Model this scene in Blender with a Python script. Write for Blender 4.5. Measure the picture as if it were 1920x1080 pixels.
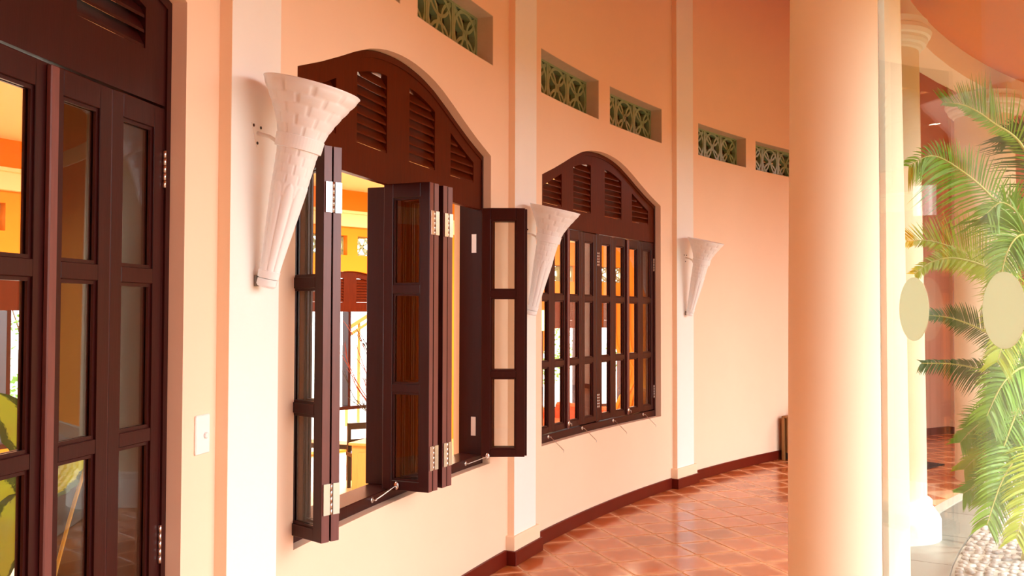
import bpy, bmesh, math, random
from mathutils import Vector, Matrix

random.seed(7)
C = bpy.context.scene.collection
for o in list(bpy.data.objects):
    bpy.data.objects.remove(o)
PI = math.pi

# ------------------------------------------------------------------ camera
EYE, FPX, TILT, ROLL = 1.58, 1707.2, 0.0274, 0.0026
cd = bpy.data.cameras.new('camera')
cd.sensor_width = 36.0
cd.lens = 36.0 * FPX / 1920.0
cd.clip_start, cd.clip_end = 0.02, 300
cam = bpy.data.objects.new('camera', cd)
C.objects.link(cam)
_fw = Vector((0, math.cos(TILT), math.sin(TILT)))
_up = Vector((0, -math.sin(TILT), math.cos(TILT)))
_rt = Vector((1, 0, 0))
_r2 = _rt * math.cos(ROLL) + _up * math.sin(ROLL)
_u2 = _up * math.cos(ROLL) - _rt * math.sin(ROLL)
cam.matrix_world = Matrix(((_r2.x, _u2.x, -_fw.x, 0), (_r2.y, _u2.y, -_fw.y, 0), (_r2.z, _u2.z, -_fw.z, EYE), (0, 0, 0, 1)))
bpy.context.scene.camera = cam

# ------------------------------------------------------------------ sky, sun, exposure
sc = bpy.context.scene
sc.view_settings.view_transform = 'Standard'
sc.view_settings.look = 'None'
sc.view_settings.exposure = 0.47
sc.view_settings.gamma = 1.0
sc.view_settings.use_curve_mapping = False
sc.cycles.max_bounces = 14
sc.cycles.diffuse_bounces = 6
sc.cycles.transparent_max_bounces = 24
world = bpy.data.worlds.new('sky')
sc.world = world
world.use_nodes = True
bg = world.node_tree.nodes['Background']
bg.inputs['Color'].default_value = (0.97, 0.985, 1.0, 1)
bg.inputs['Strength'].default_value = 4.5
sd = bpy.data.lights.new('sun', 'SUN')
sd.energy = 2.2
sd.angle = 0.02
sd.color = (1.0, 0.94, 0.84)
sun = bpy.data.objects.new('sun', sd)
C.objects.link(sun)
sun.rotation_euler = Vector((-0.36, 0.28, -0.9)).to_track_quat('-Z', 'Y').to_euler()


def room_fill(name, loc, power, size, color):
    ld = bpy.data.lights.new(name, 'AREA')
    ld.energy = power
    ld.shape = 'DISK'
    ld.size = size
    ld.color = color
    lo = bpy.data.objects.new(name, ld)
    lo.location = loc
    C.objects.link(lo)


# unseen fill lights added to brighten the room behind the wall
room_fill('room_fill', (-3.2, 8.2, 3.4), 260, 0.8, (1.0, 0.80, 0.55))
room_fill('room_fill', (-0.8, 12.2, 3.4), 260, 0.8, (1.0, 0.80, 0.55))
room_fill('room_fill', (1.8, 14.2, 3.4), 260, 0.8, (1.0, 0.80, 0.55))

room_fill('room_fill', (-2.9, 4.6, 3.2), 80, 0.5, (1.0, 0.85, 0.65))  # one more added fill, for the plant behind the door glass

# ------------------------------------------------------------------ the curve of the building
CX, CY, R = 12.7004, -0.0614, 14.0047


def W(s, dep, z, rad=R):
    """a point on the curved wall: s metres along it, dep metres behind its face, height z"""
    t = s / rad
    r = rad + dep
    return Vector((CX - r * math.cos(t), CY + r * math.sin(t), z))


def PR(r, t, z):
    return Vector((CX - r * math.cos(t), CY + r * math.sin(t), z))


def nrm(t):
    return Vector((math.cos(t), -math.sin(t), 0))     # towards the court


def tng(t):
    return Vector((math.sin(t), math.cos(t), 0))      # along the wall, away from the camera


def at(x, y, Y):
    """turns a pixel of the photograph and a distance into a point"""
    u = (x - 960) / FPX
    v = (y - 540) / FPX
    d = _r2 * u - _u2 * v + _fw
    return Vector((0, 0, EYE)) + d * (Y / d.y)


# ------------------------------------------------------------------ materials
def mat(name, col, rough=0.5, spec=0.5, metal=0.0, noise=0.0, nscale=20.0, bump=0.0, bscale=60.0, stretch=None,
        rand=0.0, coat=0.0, trans=0.0):
    m = bpy.data.materials.new(name)
    m.use_nodes = True
    nt = m.node_tree
    b = nt.nodes['Principled BSDF']
    b.inputs['Base Color'].default_value = (*col, 1)
    b.inputs['Roughness'].default_value = rough
    b.inputs['Specular IOR Level'].default_value = spec
    b.inputs['Metallic'].default_value = metal
    b.inputs['Coat Weight'].default_value = coat
    b.inputs['Coat Roughness'].default_value = 0.15
    tc = nt.nodes.new('ShaderNodeTexCoord')
    mp = nt.nodes.new('ShaderNodeMapping')
    nt.links.new(tc.outputs['Object'], mp.inputs['Vector'])
    if stretch:
        mp.inputs['Scale'].default_value = stretch
    last = None
    if noise > 0:
        n = nt.nodes.new('ShaderNodeTexNoise')
        n.inputs['Scale'].default_value = nscale
        n.inputs['Detail'].default_value = 5
        nt.links.new(mp.outputs['Vector'], n.inputs['Vector'])
        mx = nt.nodes.new('ShaderNodeMix')
        mx.data_type = 'RGBA'
        mx.inputs['A'].default_value = (*[c * (1 - noise) for c in col], 1)
        mx.inputs['B'].default_value = (*[min(1, c * (1 + noise)) for c in col], 1)
        nt.links.new(n.outputs['Fac'], mx.inputs['Factor'])
        last = mx.outputs['Result']
    if rand > 0:
        oi = nt.nodes.new('ShaderNodeObjectInfo')
        mr = nt.nodes.new('ShaderNodeMapRange')
        mr.inputs['To Min'].default_value = 1 - rand
        mr.inputs['To Max'].default_value = 1 + rand
        nt.links.new(oi.outputs['Random'], mr.inputs['Value'])
        mm = nt.nodes.new('ShaderNodeMix')
        mm.data_type = 'RGBA'
        mm.blend_type = 'MULTIPLY'
        mm.inputs['Factor'].default_value = 1
        if last:
            nt.links.new(last, mm.inputs['A'])
        else:
            mm.inputs['A'].default_value = (*col, 1)
        nt.links.new(mr.outputs['Result'], mm.inputs['B'])
        last = mm.outputs['Result']
    if last:
        nt.links.new(last, b.inputs['Base Color'])
    if bump > 0:
        n2 = nt.nodes.new('ShaderNodeTexNoise')
        n2.inputs['Scale'].default_value = bscale
        n2.inputs['Detail'].default_value = 4
        nt.links.new(mp.outputs['Vector'], n2.inputs['Vector'])
        bp = nt.nodes.new('ShaderNodeBump')
        bp.inputs['Strength'].default_value = bump
        bp.inputs['Distance'].default_value = 0.004
        nt.links.new(n2.outputs['Fac'], bp.inputs['Height'])
        nt.links.new(bp.outputs['Normal'], b.inputs['Normal'])
    if trans > 0:
        out = nt.nodes['Material Output']
        tr = nt.nodes.new('ShaderNodeBsdfTranslucent')
        if last:
            nt.links.new(last, tr.inputs['Color'])
        else:
            tr.inputs['Color'].default_value = (*col, 1)
        ms = nt.nodes.new('ShaderNodeMixShader')
        ms.inputs['Fac'].default_value = trans
        nt.links.new(b.outputs['BSDF'], ms.inputs[1])
        nt.links.new(tr.outputs['BSDF'], ms.inputs[2])
        nt.links.new(ms.outputs['Shader'], out.inputs['Surface'])
    return m


def glass_mat(name, tint=(0.97, 0.98, 0.97), veil=0.0):
    m = bpy.data.materials.new(name)
    m.use_nodes = True
    nt = m.node_tree
    nt.nodes.remove(nt.nodes['Principled BSDF'])
    out = nt.nodes['Material Output']
    tr = nt.nodes.new('ShaderNodeBsdfTransparent')
    tr.inputs['Color'].default_value = (*tint, 1)
    gl = nt.nodes.new('ShaderNodeBsdfGlossy')
    gl.inputs['Roughness'].default_value = 0.0
    geo = nt.nodes.new('ShaderNodeNewGeometry')
    ma = nt.nodes.new('ShaderNodeMath')
    ma.operation = 'MULTIPLY_ADD'                # 1.5 on the front, 1/1.5 on the back: same Fresnel both sides of the sheet
    ma.inputs[1].default_value = 1 / 1.5 - 1.5
    ma.inputs[2].default_value = 1.5
    nt.links.new(geo.outputs['Backfacing'], ma.inputs[0])
    fr = nt.nodes.new('ShaderNodeFresnel')
    nt.links.new(ma.outputs[0], fr.inputs['IOR'])
    ms = nt.nodes.new('ShaderNodeMixShader')
    nt.links.new(fr.outputs[0], ms.inputs['Fac'])
    nt.links.new(tr.outputs[0], ms.inputs[1])
    nt.links.new(gl.outputs[0], ms.inputs[2])
    sh = ms.outputs[0]
    if veil > 0:                                 # whitish veil of reflections, put in as a diffuse film
        df = nt.nodes.new('ShaderNodeBsdfDiffuse')
        df.inputs['Color'].default_value = (0.85, 0.84, 0.80, 1)
        m2 = nt.nodes.new('ShaderNodeMixShader')
        m2.inputs['Fac'].default_value = veil
        nt.links.new(sh, m2.inputs[1])
        nt.links.new(df.outputs[0], m2.inputs[2])
        sh = m2.outputs[0]
    nt.links.new(sh, out.inputs['Surface'])
    return m


M = {}
M['wall'] = mat('peach_paint', (0.90, 0.66, 0.485), 0.75, 0.06, noise=0.03, nscale=3, bump=0.05, bscale=120)
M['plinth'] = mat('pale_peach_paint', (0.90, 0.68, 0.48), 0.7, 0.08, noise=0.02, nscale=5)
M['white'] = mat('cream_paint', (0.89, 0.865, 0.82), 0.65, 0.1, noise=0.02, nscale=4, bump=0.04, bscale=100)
M['column'] = mat('column_paint', (0.90, 0.77, 0.57), 0.6, 0.15, noise=0.02, nscale=4)
M['reveal'] = mat('bare_render', (0.62, 0.50, 0.36), 0.75, 0.2, noise=0.08, nscale=20, bump=0.1)
M['orange'] = mat('orange_paint', (0.84, 0.29, 0.035), 0.7, 0.06, noise=0.03, nscale=3)
M['ceiling'] = mat('orange_ceiling_paint', (0.74, 0.22, 0.012), 0.75, 0.04, noise=0.03, nscale=3)
M['cream_in'] = mat('cream_cornice', (0.88, 0.70, 0.45), 0.6, 0.3)
M['in_ceiling'] = mat('room_ceiling_paint', (0.90, 0.74, 0.50), 0.6, 0.3)
M['wood'] = mat('mahogany', (0.032, 0.0048, 0.0045), 0.30, 0.24, noise=0.35, nscale=6, stretch=(10, 10, 1), bump=0.06, bscale=20, coat=0.04)
M['wood_worn_sheen'] = mat('worn_sheen_mahogany', (0.165, 0.052, 0.045), 0.32, 0.5, noise=0.25, nscale=8, stretch=(10, 10, 1), bump=0.05, bscale=20)  # worn tone, lightened further to hold the varnish sheen
M['wood_red'] = mat('red_mahogany', (0.078, 0.0090, 0.001), 0.40, 0.14, noise=0.35, nscale=6, stretch=(8, 8, 1), bump=0.06, bscale=20, coat=0.02)
M['skirting'] = mat('oxblood_tile', (0.12, 0.010, 0.004), 0.38, 0.22, noise=0.2, nscale=5)
M['steel'] = mat('brushed_steel', (0.72, 0.70, 0.66), 0.28, 0.5, metal=1.0)
M['screw'] = mat('dull_screw', (0.30, 0.27, 0.24), 0.4, 0.5, metal=1.0)
M['ceramic'] = mat('white_plaster', (0.90, 0.92, 0.94), 0.36, 0.5, noise=0.015, nscale=8)
M['glaze'] = mat('green_glaze', (0.26, 0.35, 0.19), 0.28, 0.6, noise=0.3, nscale=14, coat=0.4)
M['plastic'] = mat('white_plastic', (0.88, 0.86, 0.84), 0.35, 0.5)
M['crate'] = mat('crate_wood', (0.30, 0.13, 0.035), 0.55, 0.4, noise=0.35, nscale=6, stretch=(12, 12, 1))
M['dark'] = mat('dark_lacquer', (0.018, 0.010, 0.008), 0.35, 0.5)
M['kerb'] = mat('pale_kerb_stone', (0.52, 0.50, 0.43), 0.6, 0.3, noise=0.1, nscale=12, bump=0.1)
M['path'] = mat('grey_green_stone', (0.25, 0.265, 0.235), 0.35, 0.4, noise=0.12, nscale=6, bump=0.06, rand=0.08)
M['pebble'] = mat('river_pebble', (0.42, 0.38, 0.36), 0.4, 0.45, noise=0.2, nscale=30, rand=0.3)
M['mortar'] = mat('mortar', (0.42, 0.38, 0.33), 0.9, 0.1, noise=0.15, nscale=40)
M['lawn'] = mat('lawn_grass', (0.07, 0.14, 0.025), 0.9, 0.1, noise=0.4, nscale=9)
M['earth'] = mat('brown_earth', (0.24, 0.13, 0.05), 0.95, 0.1, noise=0.3, nscale=5)
M['gravel'] = mat('pale_gravel', (0.55, 0.52, 0.46), 0.9, 0.1, noise=0.2, nscale=30)
M['frond'] = mat('palm_green', (0.20, 0.40, 0.03), 0.42, 0.5, noise=0.35, nscale=7, trans=0.35)
M['frond_yellow'] = mat('palm_yellow_green', (0.42, 0.52, 0.03), 0.42, 0.5, noise=0.35, nscale=6, trans=0.35)
M['frond_dark'] = mat('palm_dark_green', (0.07, 0.16, 0.03), 0.42, 0.5, noise=0.3, nscale=7, trans=0.3)
M['rachis'] = mat('palm_stalk', (0.55, 0.52, 0.14), 0.45, 0.5)
M['leafy'] = mat('shrub_leaf', (0.16, 0.30, 0.05), 0.6, 0.3, noise=0.4, nscale=4, trans=0.35)
M['bark'] = mat('bark', (0.16, 0.10, 0.06), 0.9, 0.1, noise=0.3, nscale=20)
M['table'] = mat('white_table_top', (0.85, 0.82, 0.78), 0.25, 0.5)
M['cabinet'] = mat('honey_wood', (0.62, 0.34, 0.11), 0.4, 0.5, noise=0.15, nscale=5, stretch=(10, 10, 1))
M['twig'] = mat('red_twig', (0.22, 0.03, 0.015), 0.6, 0.3)
M['twig_dark'] = mat('dark_twig', (0.035, 0.022, 0.015), 0.6, 0.3)
M['sofa'] = mat('red_upholstery', (0.55, 0.07, 0.02), 0.85, 0.2, noise=0.1, nscale=40)
M['curtain'] = mat('orange_curtain', (0.80, 0.36, 0.06), 0.85, 0.1, trans=0.4)
M['in_floor'] = mat('cream_floor_tile', (0.74, 0.56, 0.32), 0.22, 0.5, noise=0.05, nscale=3)
M['mat'] = mat('black_mat', (0.02, 0.018, 0.018), 0.9, 0.1)
M['glass'] = glass_mat('window_glass')
M['door_glass'] = glass_mat('door_glass', (0.96, 0.98, 0.95), 0.02)
M['glass_edge'] = mat('polished_glass_edge', (0.86, 0.90, 0.84), 0.3, 0.5, trans=0.5)
M['sticker'] = mat('cream_sticker', (0.86, 0.93, 0.78), 0.6, 0.2, trans=0.55)


def tile_mat():
    m = mat('terracotta_tile', (0.47, 0.115, 0.030), 0.15, 0.5, noise=0.25, nscale=5, bump=0.05, bscale=10, rand=0.16)
    nt = m.node_tree
    b = nt.nodes['Principled BSDF']
    src = b.inputs['Base Color'].links[0].from_socket
    tc = nt.nodes.new('ShaderNodeTexCoord')       # paler, worn rims: distance from the middle of each tile
    ab = nt.nodes.new('ShaderNodeVectorMath')
    ab.operation = 'ABSOLUTE'
    nt.links.new(tc.outputs['Object'], ab.inputs[0])
    sp = nt.nodes.new('ShaderNodeSeparateXYZ')
    nt.links.new(ab.outputs[0], sp.inputs[0])
    n = nt.nodes.new('ShaderNodeTexNoise')
    n.inputs['Scale'].default_value = 9
    oi = nt.nodes.new('ShaderNodeObjectInfo')
    nt.links.new(oi.outputs['Location'], n.inputs['Vector'])
    va = nt.nodes.new('ShaderNodeVectorMath')
    va.operation = 'ADD'
    nt.links.new(tc.outputs['Object'], va.inputs[0])
    nt.links.new(oi.outputs['Location'], va.inputs[1])
    nt.links.new(va.outputs[0], n.inputs['Vector'])
    mx = nt.nodes.new('ShaderNodeMath')
    mx.operation = 'MAXIMUM'
    nt.links.new(sp.outputs[0], mx.inputs[0])
    nt.links.new(sp.outputs[1], mx.inputs[1])
    ad = nt.nodes.new('ShaderNodeMath')
    ad.operation = 'MULTIPLY_ADD'
    ad.inputs[1].default_value = 0.09
    nt.links.new(n.outputs['Fac'], ad.inputs[0])
    nt.links.new(mx.outputs[0], ad.inputs[2])
    mr = nt.nodes.new('ShaderNodeMapRange')
    mr.interpolation_type = 'SMOOTHSTEP'
    mr.inputs['From Min'].default_value = 0.13
    mr.inputs['From Max'].default_value = 0.205
    nt.links.new(ad.outputs[0], mr.inputs['Value'])
    mc = nt.nodes.new('ShaderNodeMix')
    mc.data_type = 'RGBA'
    nt.links.new(mr.outputs['Result'], mc.inputs['Factor'])
    nt.links.new(src, mc.inputs['A'])
    mc.inputs['B'].default_value = (0.70, 0.30, 0.14, 1)
    nt.links.new(mc.outputs['Result'], b.inputs['Base Color'])
    return m


M['tile'] = tile_mat()
M['grout'] = mat('pale_grout', (0.66, 0.36, 0.20), 0.6, 0.3, noise=0.12, nscale=20)


def leaf_mat():
    m = bpy.data.materials.new('variegated_leaf')
    m.use_nodes = True
    nt = m.node_tree
    b = nt.nodes['Principled BSDF']
    b.inputs['Roughness'].default_value = 0.35
    uv = nt.nodes.new('ShaderNodeUVMap')
    sp = nt.nodes.new('ShaderNodeSeparateXYZ')
    nt.links.new(uv.outputs[0], sp.inputs[0])
    n = nt.nodes.new('ShaderNodeTexNoise')
    n.inputs['Scale'].default_value = 9
    nt.links.new(uv.outputs[0], n.inputs['Vector'])
    ad = nt.nodes.new('ShaderNodeMath')
    ad.operation = 'MULTIPLY_ADD'
    ad.inputs[1].default_value = 0.5
    nt.links.new(n.outputs['Fac'], ad.inputs[0])
    nt.links.new(sp.outputs[0], ad.inputs[2])
    cr = nt.nodes.new('ShaderNodeValToRGB')
    cr.color_ramp.elements[0].position = 0.80
    cr.color_ramp.elements[0].color = (0.42, 0.62, 0.06, 1)
    cr.color_ramp.elements[1].position = 0.92
    cr.color_ramp.elements[1].color = (0.035, 0.11, 0.02, 1)
    nt.links.new(ad.outputs[0], cr.inputs['Fac'])
    nt.links.new(cr.outputs['Color'], b.inputs['Base Color'])
    tr = nt.nodes.new('ShaderNodeBsdfTranslucent')
    nt.links.new(cr.outputs['Color'], tr.inputs['Color'])
    ms = nt.nodes.new('ShaderNodeMixShader')
    ms.inputs['Fac'].default_value = 0.4
    nt.links.new(b.outputs['BSDF'], ms.inputs[1])
    nt.links.new(tr.outputs[0], ms.inputs[2])
    nt.links.new(ms.outputs[0], nt.nodes['Material Output'].inputs['Surface'])
    return m


M['dieff'] = leaf_mat()


def lamp_mat():
    m = bpy.data.materials.new('lit_shade')
    m.use_nodes = True
    b = m.node_tree.nodes['Principled BSDF']
    b.inputs['Base Color'].default_value = (0.9, 0.7, 0.4, 1)
    b.inputs['Emission Color'].default_value = (1.0, 0.62, 0.22, 1)
    b.inputs['Emission Strength'].default_value = 2.5
    return m


M['lamp'] = lamp_mat()

# ------------------------------------------------------------------ mesh and object helpers


class MB:
    def __init__(self):
        self.v, self.f = [], []

    def face(self, pts):
        n = len(self.v)
        self.v += [Vector(p) for p in pts]
        self.f.append(list(range(n, n + len(pts))))

    def hexa(self, p):
        """eight corners: bottom four counterclockwise, then the top four"""
        n = len(self.v)
        self.v += [Vector(q) for q in p]
        for q in ((3, 2, 1, 0), (4, 5, 6, 7), (0, 1, 5, 4), (1, 2, 6, 5), (2, 3, 7, 6), (3, 0, 4, 7)):
            self.f.append([n + i for i in q])

    def box(self, x0, x1, y0, y1, z0, z1, m=None):
        p = [Vector(q) for q in ((x0, y0, z0), (x1, y0, z0), (x1, y1, z0), (x0, y1, z0), (x0, y0, z1), (x1, y0, z1), (x1, y1, z1), (x0, y1, z1))]
        if m:
            p = [m @ q for q in p]
        self.hexa(p)

    def bar(self, a, b, w, h, up=Vector((0, 0, 1))):
        """a straight bar from a to b, w wide and h deep"""
        a, b = Vector(a), Vector(b)
        d = (b - a).normalized()
        s = d.cross(up)
        if s.length < 1e-5:
            s = d.cross(Vector((1, 0, 0)))
        s.normalize()
        u = s.cross(d)
        s, u = s * w / 2, u * h / 2
        self.hexa([a - s - u, a + s - u, a + s + u, a - s + u, b - s - u, b + s - u, b + s + u, b - s + u])

    def tube(self, pts, rad, n=8, cap=True):
        pts = [Vector(p) for p in pts]
        if not isinstance(rad, (list, tuple)):
            rad = [rad] * len(pts)
        base = len(self.v)
        ref = Vector((0, 0, 1))
        for i, p in enumerate(pts):
            d = (pts[min(i + 1, len(pts) - 1)] - pts[max(i - 1, 0)]).normalized()
            s = d.cross(ref)
            if s.length < 1e-3:
                s = d.cross(Vector((1, 0, 0)))
            s.normalize()
            u = s.cross(d)
            for k in range(n):
                a = 2 * PI * k / n
                self.v.append(p + (s * math.cos(a) + u * math.sin(a)) * rad[i])
        for i in range(len(pts) - 1):
            for k in range(n):
                k2 = (k + 1) % n
                self.f.append([base + i * n + k, base + i * n + k2, base + (i + 1) * n + k2, base + (i + 1) * n + k])
        if cap:
            self.f.append([base + k for k in range(n)][::-1])
            self.f.append([base + (len(pts) - 1) * n + k for k in range(n)])

    def lathe(self, prof, n=48, m=None, fn=None, cap=True):
        """prof: list of (radius, height) from bottom to top"""
        base = len(self.v)
        for j, (r, z) in enumerate(prof):
            for k in range(n):
                a = 2 * PI * k / n
                rr = r + (fn(j, a) if fn else 0)
                p = Vector((rr * math.cos(a), rr * math.sin(a), z))
                self.v.append(m @ p if m else p)
        for j in range(len(prof) - 1):
            for k in range(n):
                k2 = (k + 1) % n
                self.f.append([base + j * n + k, base + j * n + k2, base + (j + 1) * n + k2, base + (j + 1) * n + k])
        if cap:
            self.f.append([base + k for k in range(n)][::-1])
            self.f.append([base + (len(prof) - 1) * n + k for k in range(n)])

    def arcbox(self, s0, s1, d0, d1, z0, z1, rad=R, step=0.12, zf0=None, zf1=None):
        """a box bent along the curved wall; z limits may be functions of s"""
        n = max(1, int(math.ceil((s1 - s0) / step)))
        f0 = zf0 or (lambda s: z0)
        f1 = zf1 or (lambda s: z1)
        base = len(self.v)
        for i in range(n + 1):
            s = s0 + (s1 - s0) * i / n
            self.v += [W(s, d0, f0(s), rad), W(s, d1, f0(s), rad), W(s, d1, f1(s), rad), W(s, d0, f1(s), rad)]
        for i in range(n):
            a, b = base + 4 * i, base + 4 * (i + 1)
            for k in range(4):
                k2 = (k + 1) % 4
                self.f.append([a + k, b + k, b + k2, a + k2])
        self.f.append([base, base + 1, base + 2, base + 3])
        e = base + 4 * n
        self.f.append([e + 3, e + 2, e + 1, e])

    def mesh(self, name, material, smooth=False):
        me = bpy.data.meshes.new(name)
        me.from_pydata([tuple(v) for v in self.v], [], self.f)
        bm = bmesh.new()
        bm.from_mesh(me)
        bmesh.ops.remove_doubles(bm, verts=bm.verts, dist=1e-5)
        bmesh.ops.recalc_face_normals(bm, faces=bm.faces)
        bm.to_mesh(me)
        bm.free()
        me.materials.append(material)
        if smooth:
            for p in me.polygons:
                p.use_smooth = True
        return me


def mw(o):
    if o.parent:
        return mw(o.parent) @ o.matrix_parent_inverse @ o.matrix_basis
    return o.matrix_basis.copy()


def put(o, parent, local=False):
    if parent:
        o.parent = parent
        if not local:
            o.matrix_parent_inverse = mw(parent).inverted()


def obj(name, mesh, parent=None, local=False, loc=None, rotz=None, bevel=0.0, smooth_angle=None):
    o = bpy.data.objects.new(name, mesh)
    C.objects.link(o)
    if loc is not None:
        o.location = loc
    if rotz is not None:
        o.rotation_euler = (0, 0, rotz)
    put(o, parent, local)
    if bevel:
        b = o.modifiers.new('edge', 'BEVEL')
        b.width = bevel
        b.segments = 1
        b.limit_method = 'ANGLE'
    return o


def build(mb, name, material, parent=None, smooth=False, bevel=0.0, local=False):
    return obj(name, mb.mesh(name, material, smooth), parent, local, bevel=bevel)


def thing(name, label, cat, loc=(0, 0, 0), rotz=0, group=None):
    o = bpy.data.objects.new(name, None)
    C.objects.link(o)
    o.empty_display_size = 0.05
    o.location = loc
    o.rotation_euler = (0, 0, rotz)
    o['label'] = label
    o['category'] = cat
    o['kind'] = 'thing'
    if group:
        o['group'] = group
    return o


def tag(o, label, cat, group=None, kind='thing'):
    o['label'] = label
    o['category'] = cat
    o['kind'] = kind
    if group:
        o['group'] = group
    return o


def struct(o, label, cat):
    o['kind'] = 'structure'
    o['label'] = label
    o['category'] = cat
    return o


def struct_empty(name, loc, label, cat):
    o = bpy.data.objects.new(name, None)
    C.objects.link(o)
    o.empty_display_size = 0.05
    o.location = loc
    return struct(o, label, cat)


def smooth_by_angle(o, deg=40):
    me = o.data
    for p in me.polygons:
        p.use_smooth = True
    bm = bmesh.new()
    bm.from_mesh(me)
    for e in bm.edges:
        if len(e.link_faces) == 2 and e.calc_face_angle(0) > math.radians(deg):
            e.smooth = False
    bm.to_mesh(me)
    bm.free()
    return o


# ------------------------------------------------------------------ arches, windows, bays
ARCH = [(0, 2.855), (0.08, 2.853), (0.16, 2.846), (0.24, 2.836), (0.32, 2.820), (0.42, 2.793), (0.57, 2.737), (0.71, 2.678), (0.88, 2.610), (1.08, 2.538)]


def arch(off):
    a = abs(off)
    for (x0, z0), (x1, z1) in zip(ARCH, ARCH[1:]):
        if a <= x1:
            return z0 + (z1 - z0) * (a - x0) / (x1 - x0)
    return ARCH[-1][1]


HW = 1.075
SILL, LEAF0, LEAF1, TRANS = 0.667, 0.727, 2.205, 2.212
DOORC, WIN1C, WIN2C = 1.805, 4.70, 7.643
PIL = [0.31, 3.243, 6.205, 9.125, 12.065, 15.0, 17.95]
PILW = 0.168
FAR = 20.5


def wall_arc(name, openings, s0, s1, zb, zt, thick, material, rad=R, step=0.12):
    """a curved wall slab with openings [(sa, sb, zlo, zhi(s))]"""
    cuts = {s0, s1}
    n = int((s1 - s0) / step)
    for i in range(n + 1):
        cuts.add(s0 + (s1 - s0) * i / n)
    for a, b, lo, hi, c in openings:
        cuts.add(a)
        cuts.add(b)
        if c is not None:
            for x, _ in ARCH:
                for q in (c - x, c + x):
                    if a < q < b:
                        cuts.add(q)
    cs = sorted(cuts)
    cc = [cs[0]]
    for q in cs[1:]:
        if q - cc[-1] > 1e-4:
            cc.append(q)
    mb = MB()

    def quad(a, b, z0a, z1a, z0b, z1b, d):
        mb.face([W(a, d, z0a, rad), W(b, d, z0b, rad), W(b, d, z1b, rad), W(a, d, z1a, rad)])
    for a, b in zip(cc, cc[1:]):
        mid = (a + b) / 2
        ops = sorted([o for o in openings if o[0] < mid < o[1]], key=lambda o: o[2])
        za, zb_ = [zb], [zb]
        for o in ops:
            za += [o[2], o[3](a)]
            zb_ += [o[2], o[3](b)]
        za.append(zt)
        zb_.append(zt)
        for k in range(0, len(za), 2):
            if za[k + 1] - za[k] < 1e-6 and zb_[k + 1] - zb_[k] < 1e-6:
                continue
            quad(a, b, za[k], za[k + 1], zb_[k], zb_[k + 1], 0)
            quad(a, b, za[k], za[k + 1], zb_[k], zb_[k + 1], thick)
        for k in range(0, len(za)):
            mb.face([W(a, 0, za[k], rad), W(b, 0, zb_[k], rad), W(b, thick, zb_[k], rad), W(a, thick, za[k], rad)])
    for o in openings:
        for s in (o[0], o[1]):
            mb.face([W(s, 0, o[2], rad), W(s, thick, o[2], rad), W(s, thick, o[3](s), rad), W(s, 0, o[3](s), rad)])
    for s in (s0, s1):
        mb.face([W(s, 0, zb, rad), W(s, thick, zb, rad), W(s, thick, zt, rad), W(s, 0, zt, rad)])
    me = bpy.data.meshes.new(name)
    me.from_pydata([tuple(v) for v in mb.v], [], mb.f)
    bm = bmesh.new()
    bm.from_mesh(me)
    bmesh.ops.remove_doubles(bm, verts=bm.verts, dist=1e-4)
    bm.to_mesh(me)
    bm.free()
    me.materials.append(material)
    return obj(name, me)


VENTS = [(3.60, 4.60), (4.80, 5.80), (6.545, 7.545), (7.748, 8.748), (9.487, 10.487), (10.69, 11.69)]
VB, VT = 3.103, 3.413
ops = []
ops.append((DOORC - HW, DOORC + HW, 0.0, lambda s: arch(s - DOORC), DOORC))
ops.append((WIN1C - HW, WIN1C + HW, SILL, lambda s: arch(s - WIN1C), WIN1C))
ops.append((WIN2C - HW - 0.005, WIN2C + HW + 0.005, SILL, lambda s: arch(s - WIN2C), WIN2C))
for a, b in VENTS:
    ops.append((a, b, VB, lambda s: VT, None))
wl = wall_arc('wall_left', ops, -3.0, FAR, -0.65, 5.25, 0.25, M['wall'])
struct(wl, 'curved peach painted wall with the arched windows', 'wall')

# ------------------------------------------------------------------ pilasters, plinths and skirting
for i, s in enumerate(PIL):
    t = struct_empty('trim_%d' % (i + 1), W(s, -0.04, 0), 'cream pilaster rising the full height of the curved wall', 'pilaster')
    t['label'] = ('cream pilaster beside the dark door, behind the viewer',
                  'cream pilaster carrying the largest white torch lamp',
                  'cream pilaster between the two arched windows',
                  'cream pilaster past the closed window, with the smallest torch lamp',
                  'cream pilaster hidden behind the big round column',
                  'cream pilaster seen small through the glass door',
                  'cream pilaster at the far end of the curved wall')[i]
    m = MB()
    m.arcbox(s - PILW, s + PILW, -0.045, 0.02, 0.165, 5.2)
    build(m, 'pilaster_shaft', M['white'], t)
    m = MB()
    m.arcbox(s - PILW - 0.03, s + PILW + 0.035, -0.062, 0.02, 0.085, 0.178)
    o = build(m, 'plinth', M['plinth'], t, bevel=0.003)
    m = MB()
    m.arcbox(s - PILW - 0.045, s + PILW + 0.05, -0.078, 0.02, 0.0, 0.09)
    build(m, 'skirting', M['skirting'], t, bevel=0.003)
    m = MB()                                              # shade on the pilaster sides, put in as thin deeper-coloured skins
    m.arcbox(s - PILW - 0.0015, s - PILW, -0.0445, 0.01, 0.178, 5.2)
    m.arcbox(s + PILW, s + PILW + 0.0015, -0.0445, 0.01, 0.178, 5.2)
    build(m, 'shaded_return', M['plinth'], t)
sb = MB()
prev = -3.0
for s in PIL:
    if s == PIL[0]:
        sb.arcbox(prev, s - PILW - 0.045, -0.016, 0.01, 0.0, 0.095)
        prev = DOORC + HW + 0.005
        sb.arcbox(s + PILW + 0.05, DOORC - HW - 0.005, -0.016, 0.01, 0.0, 0.095)
        continue
    sb.arcbox(prev, s - PILW - 0.045, -0.016, 0.01, 0.0, 0.095)
    prev = s + PILW + 0.05
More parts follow.
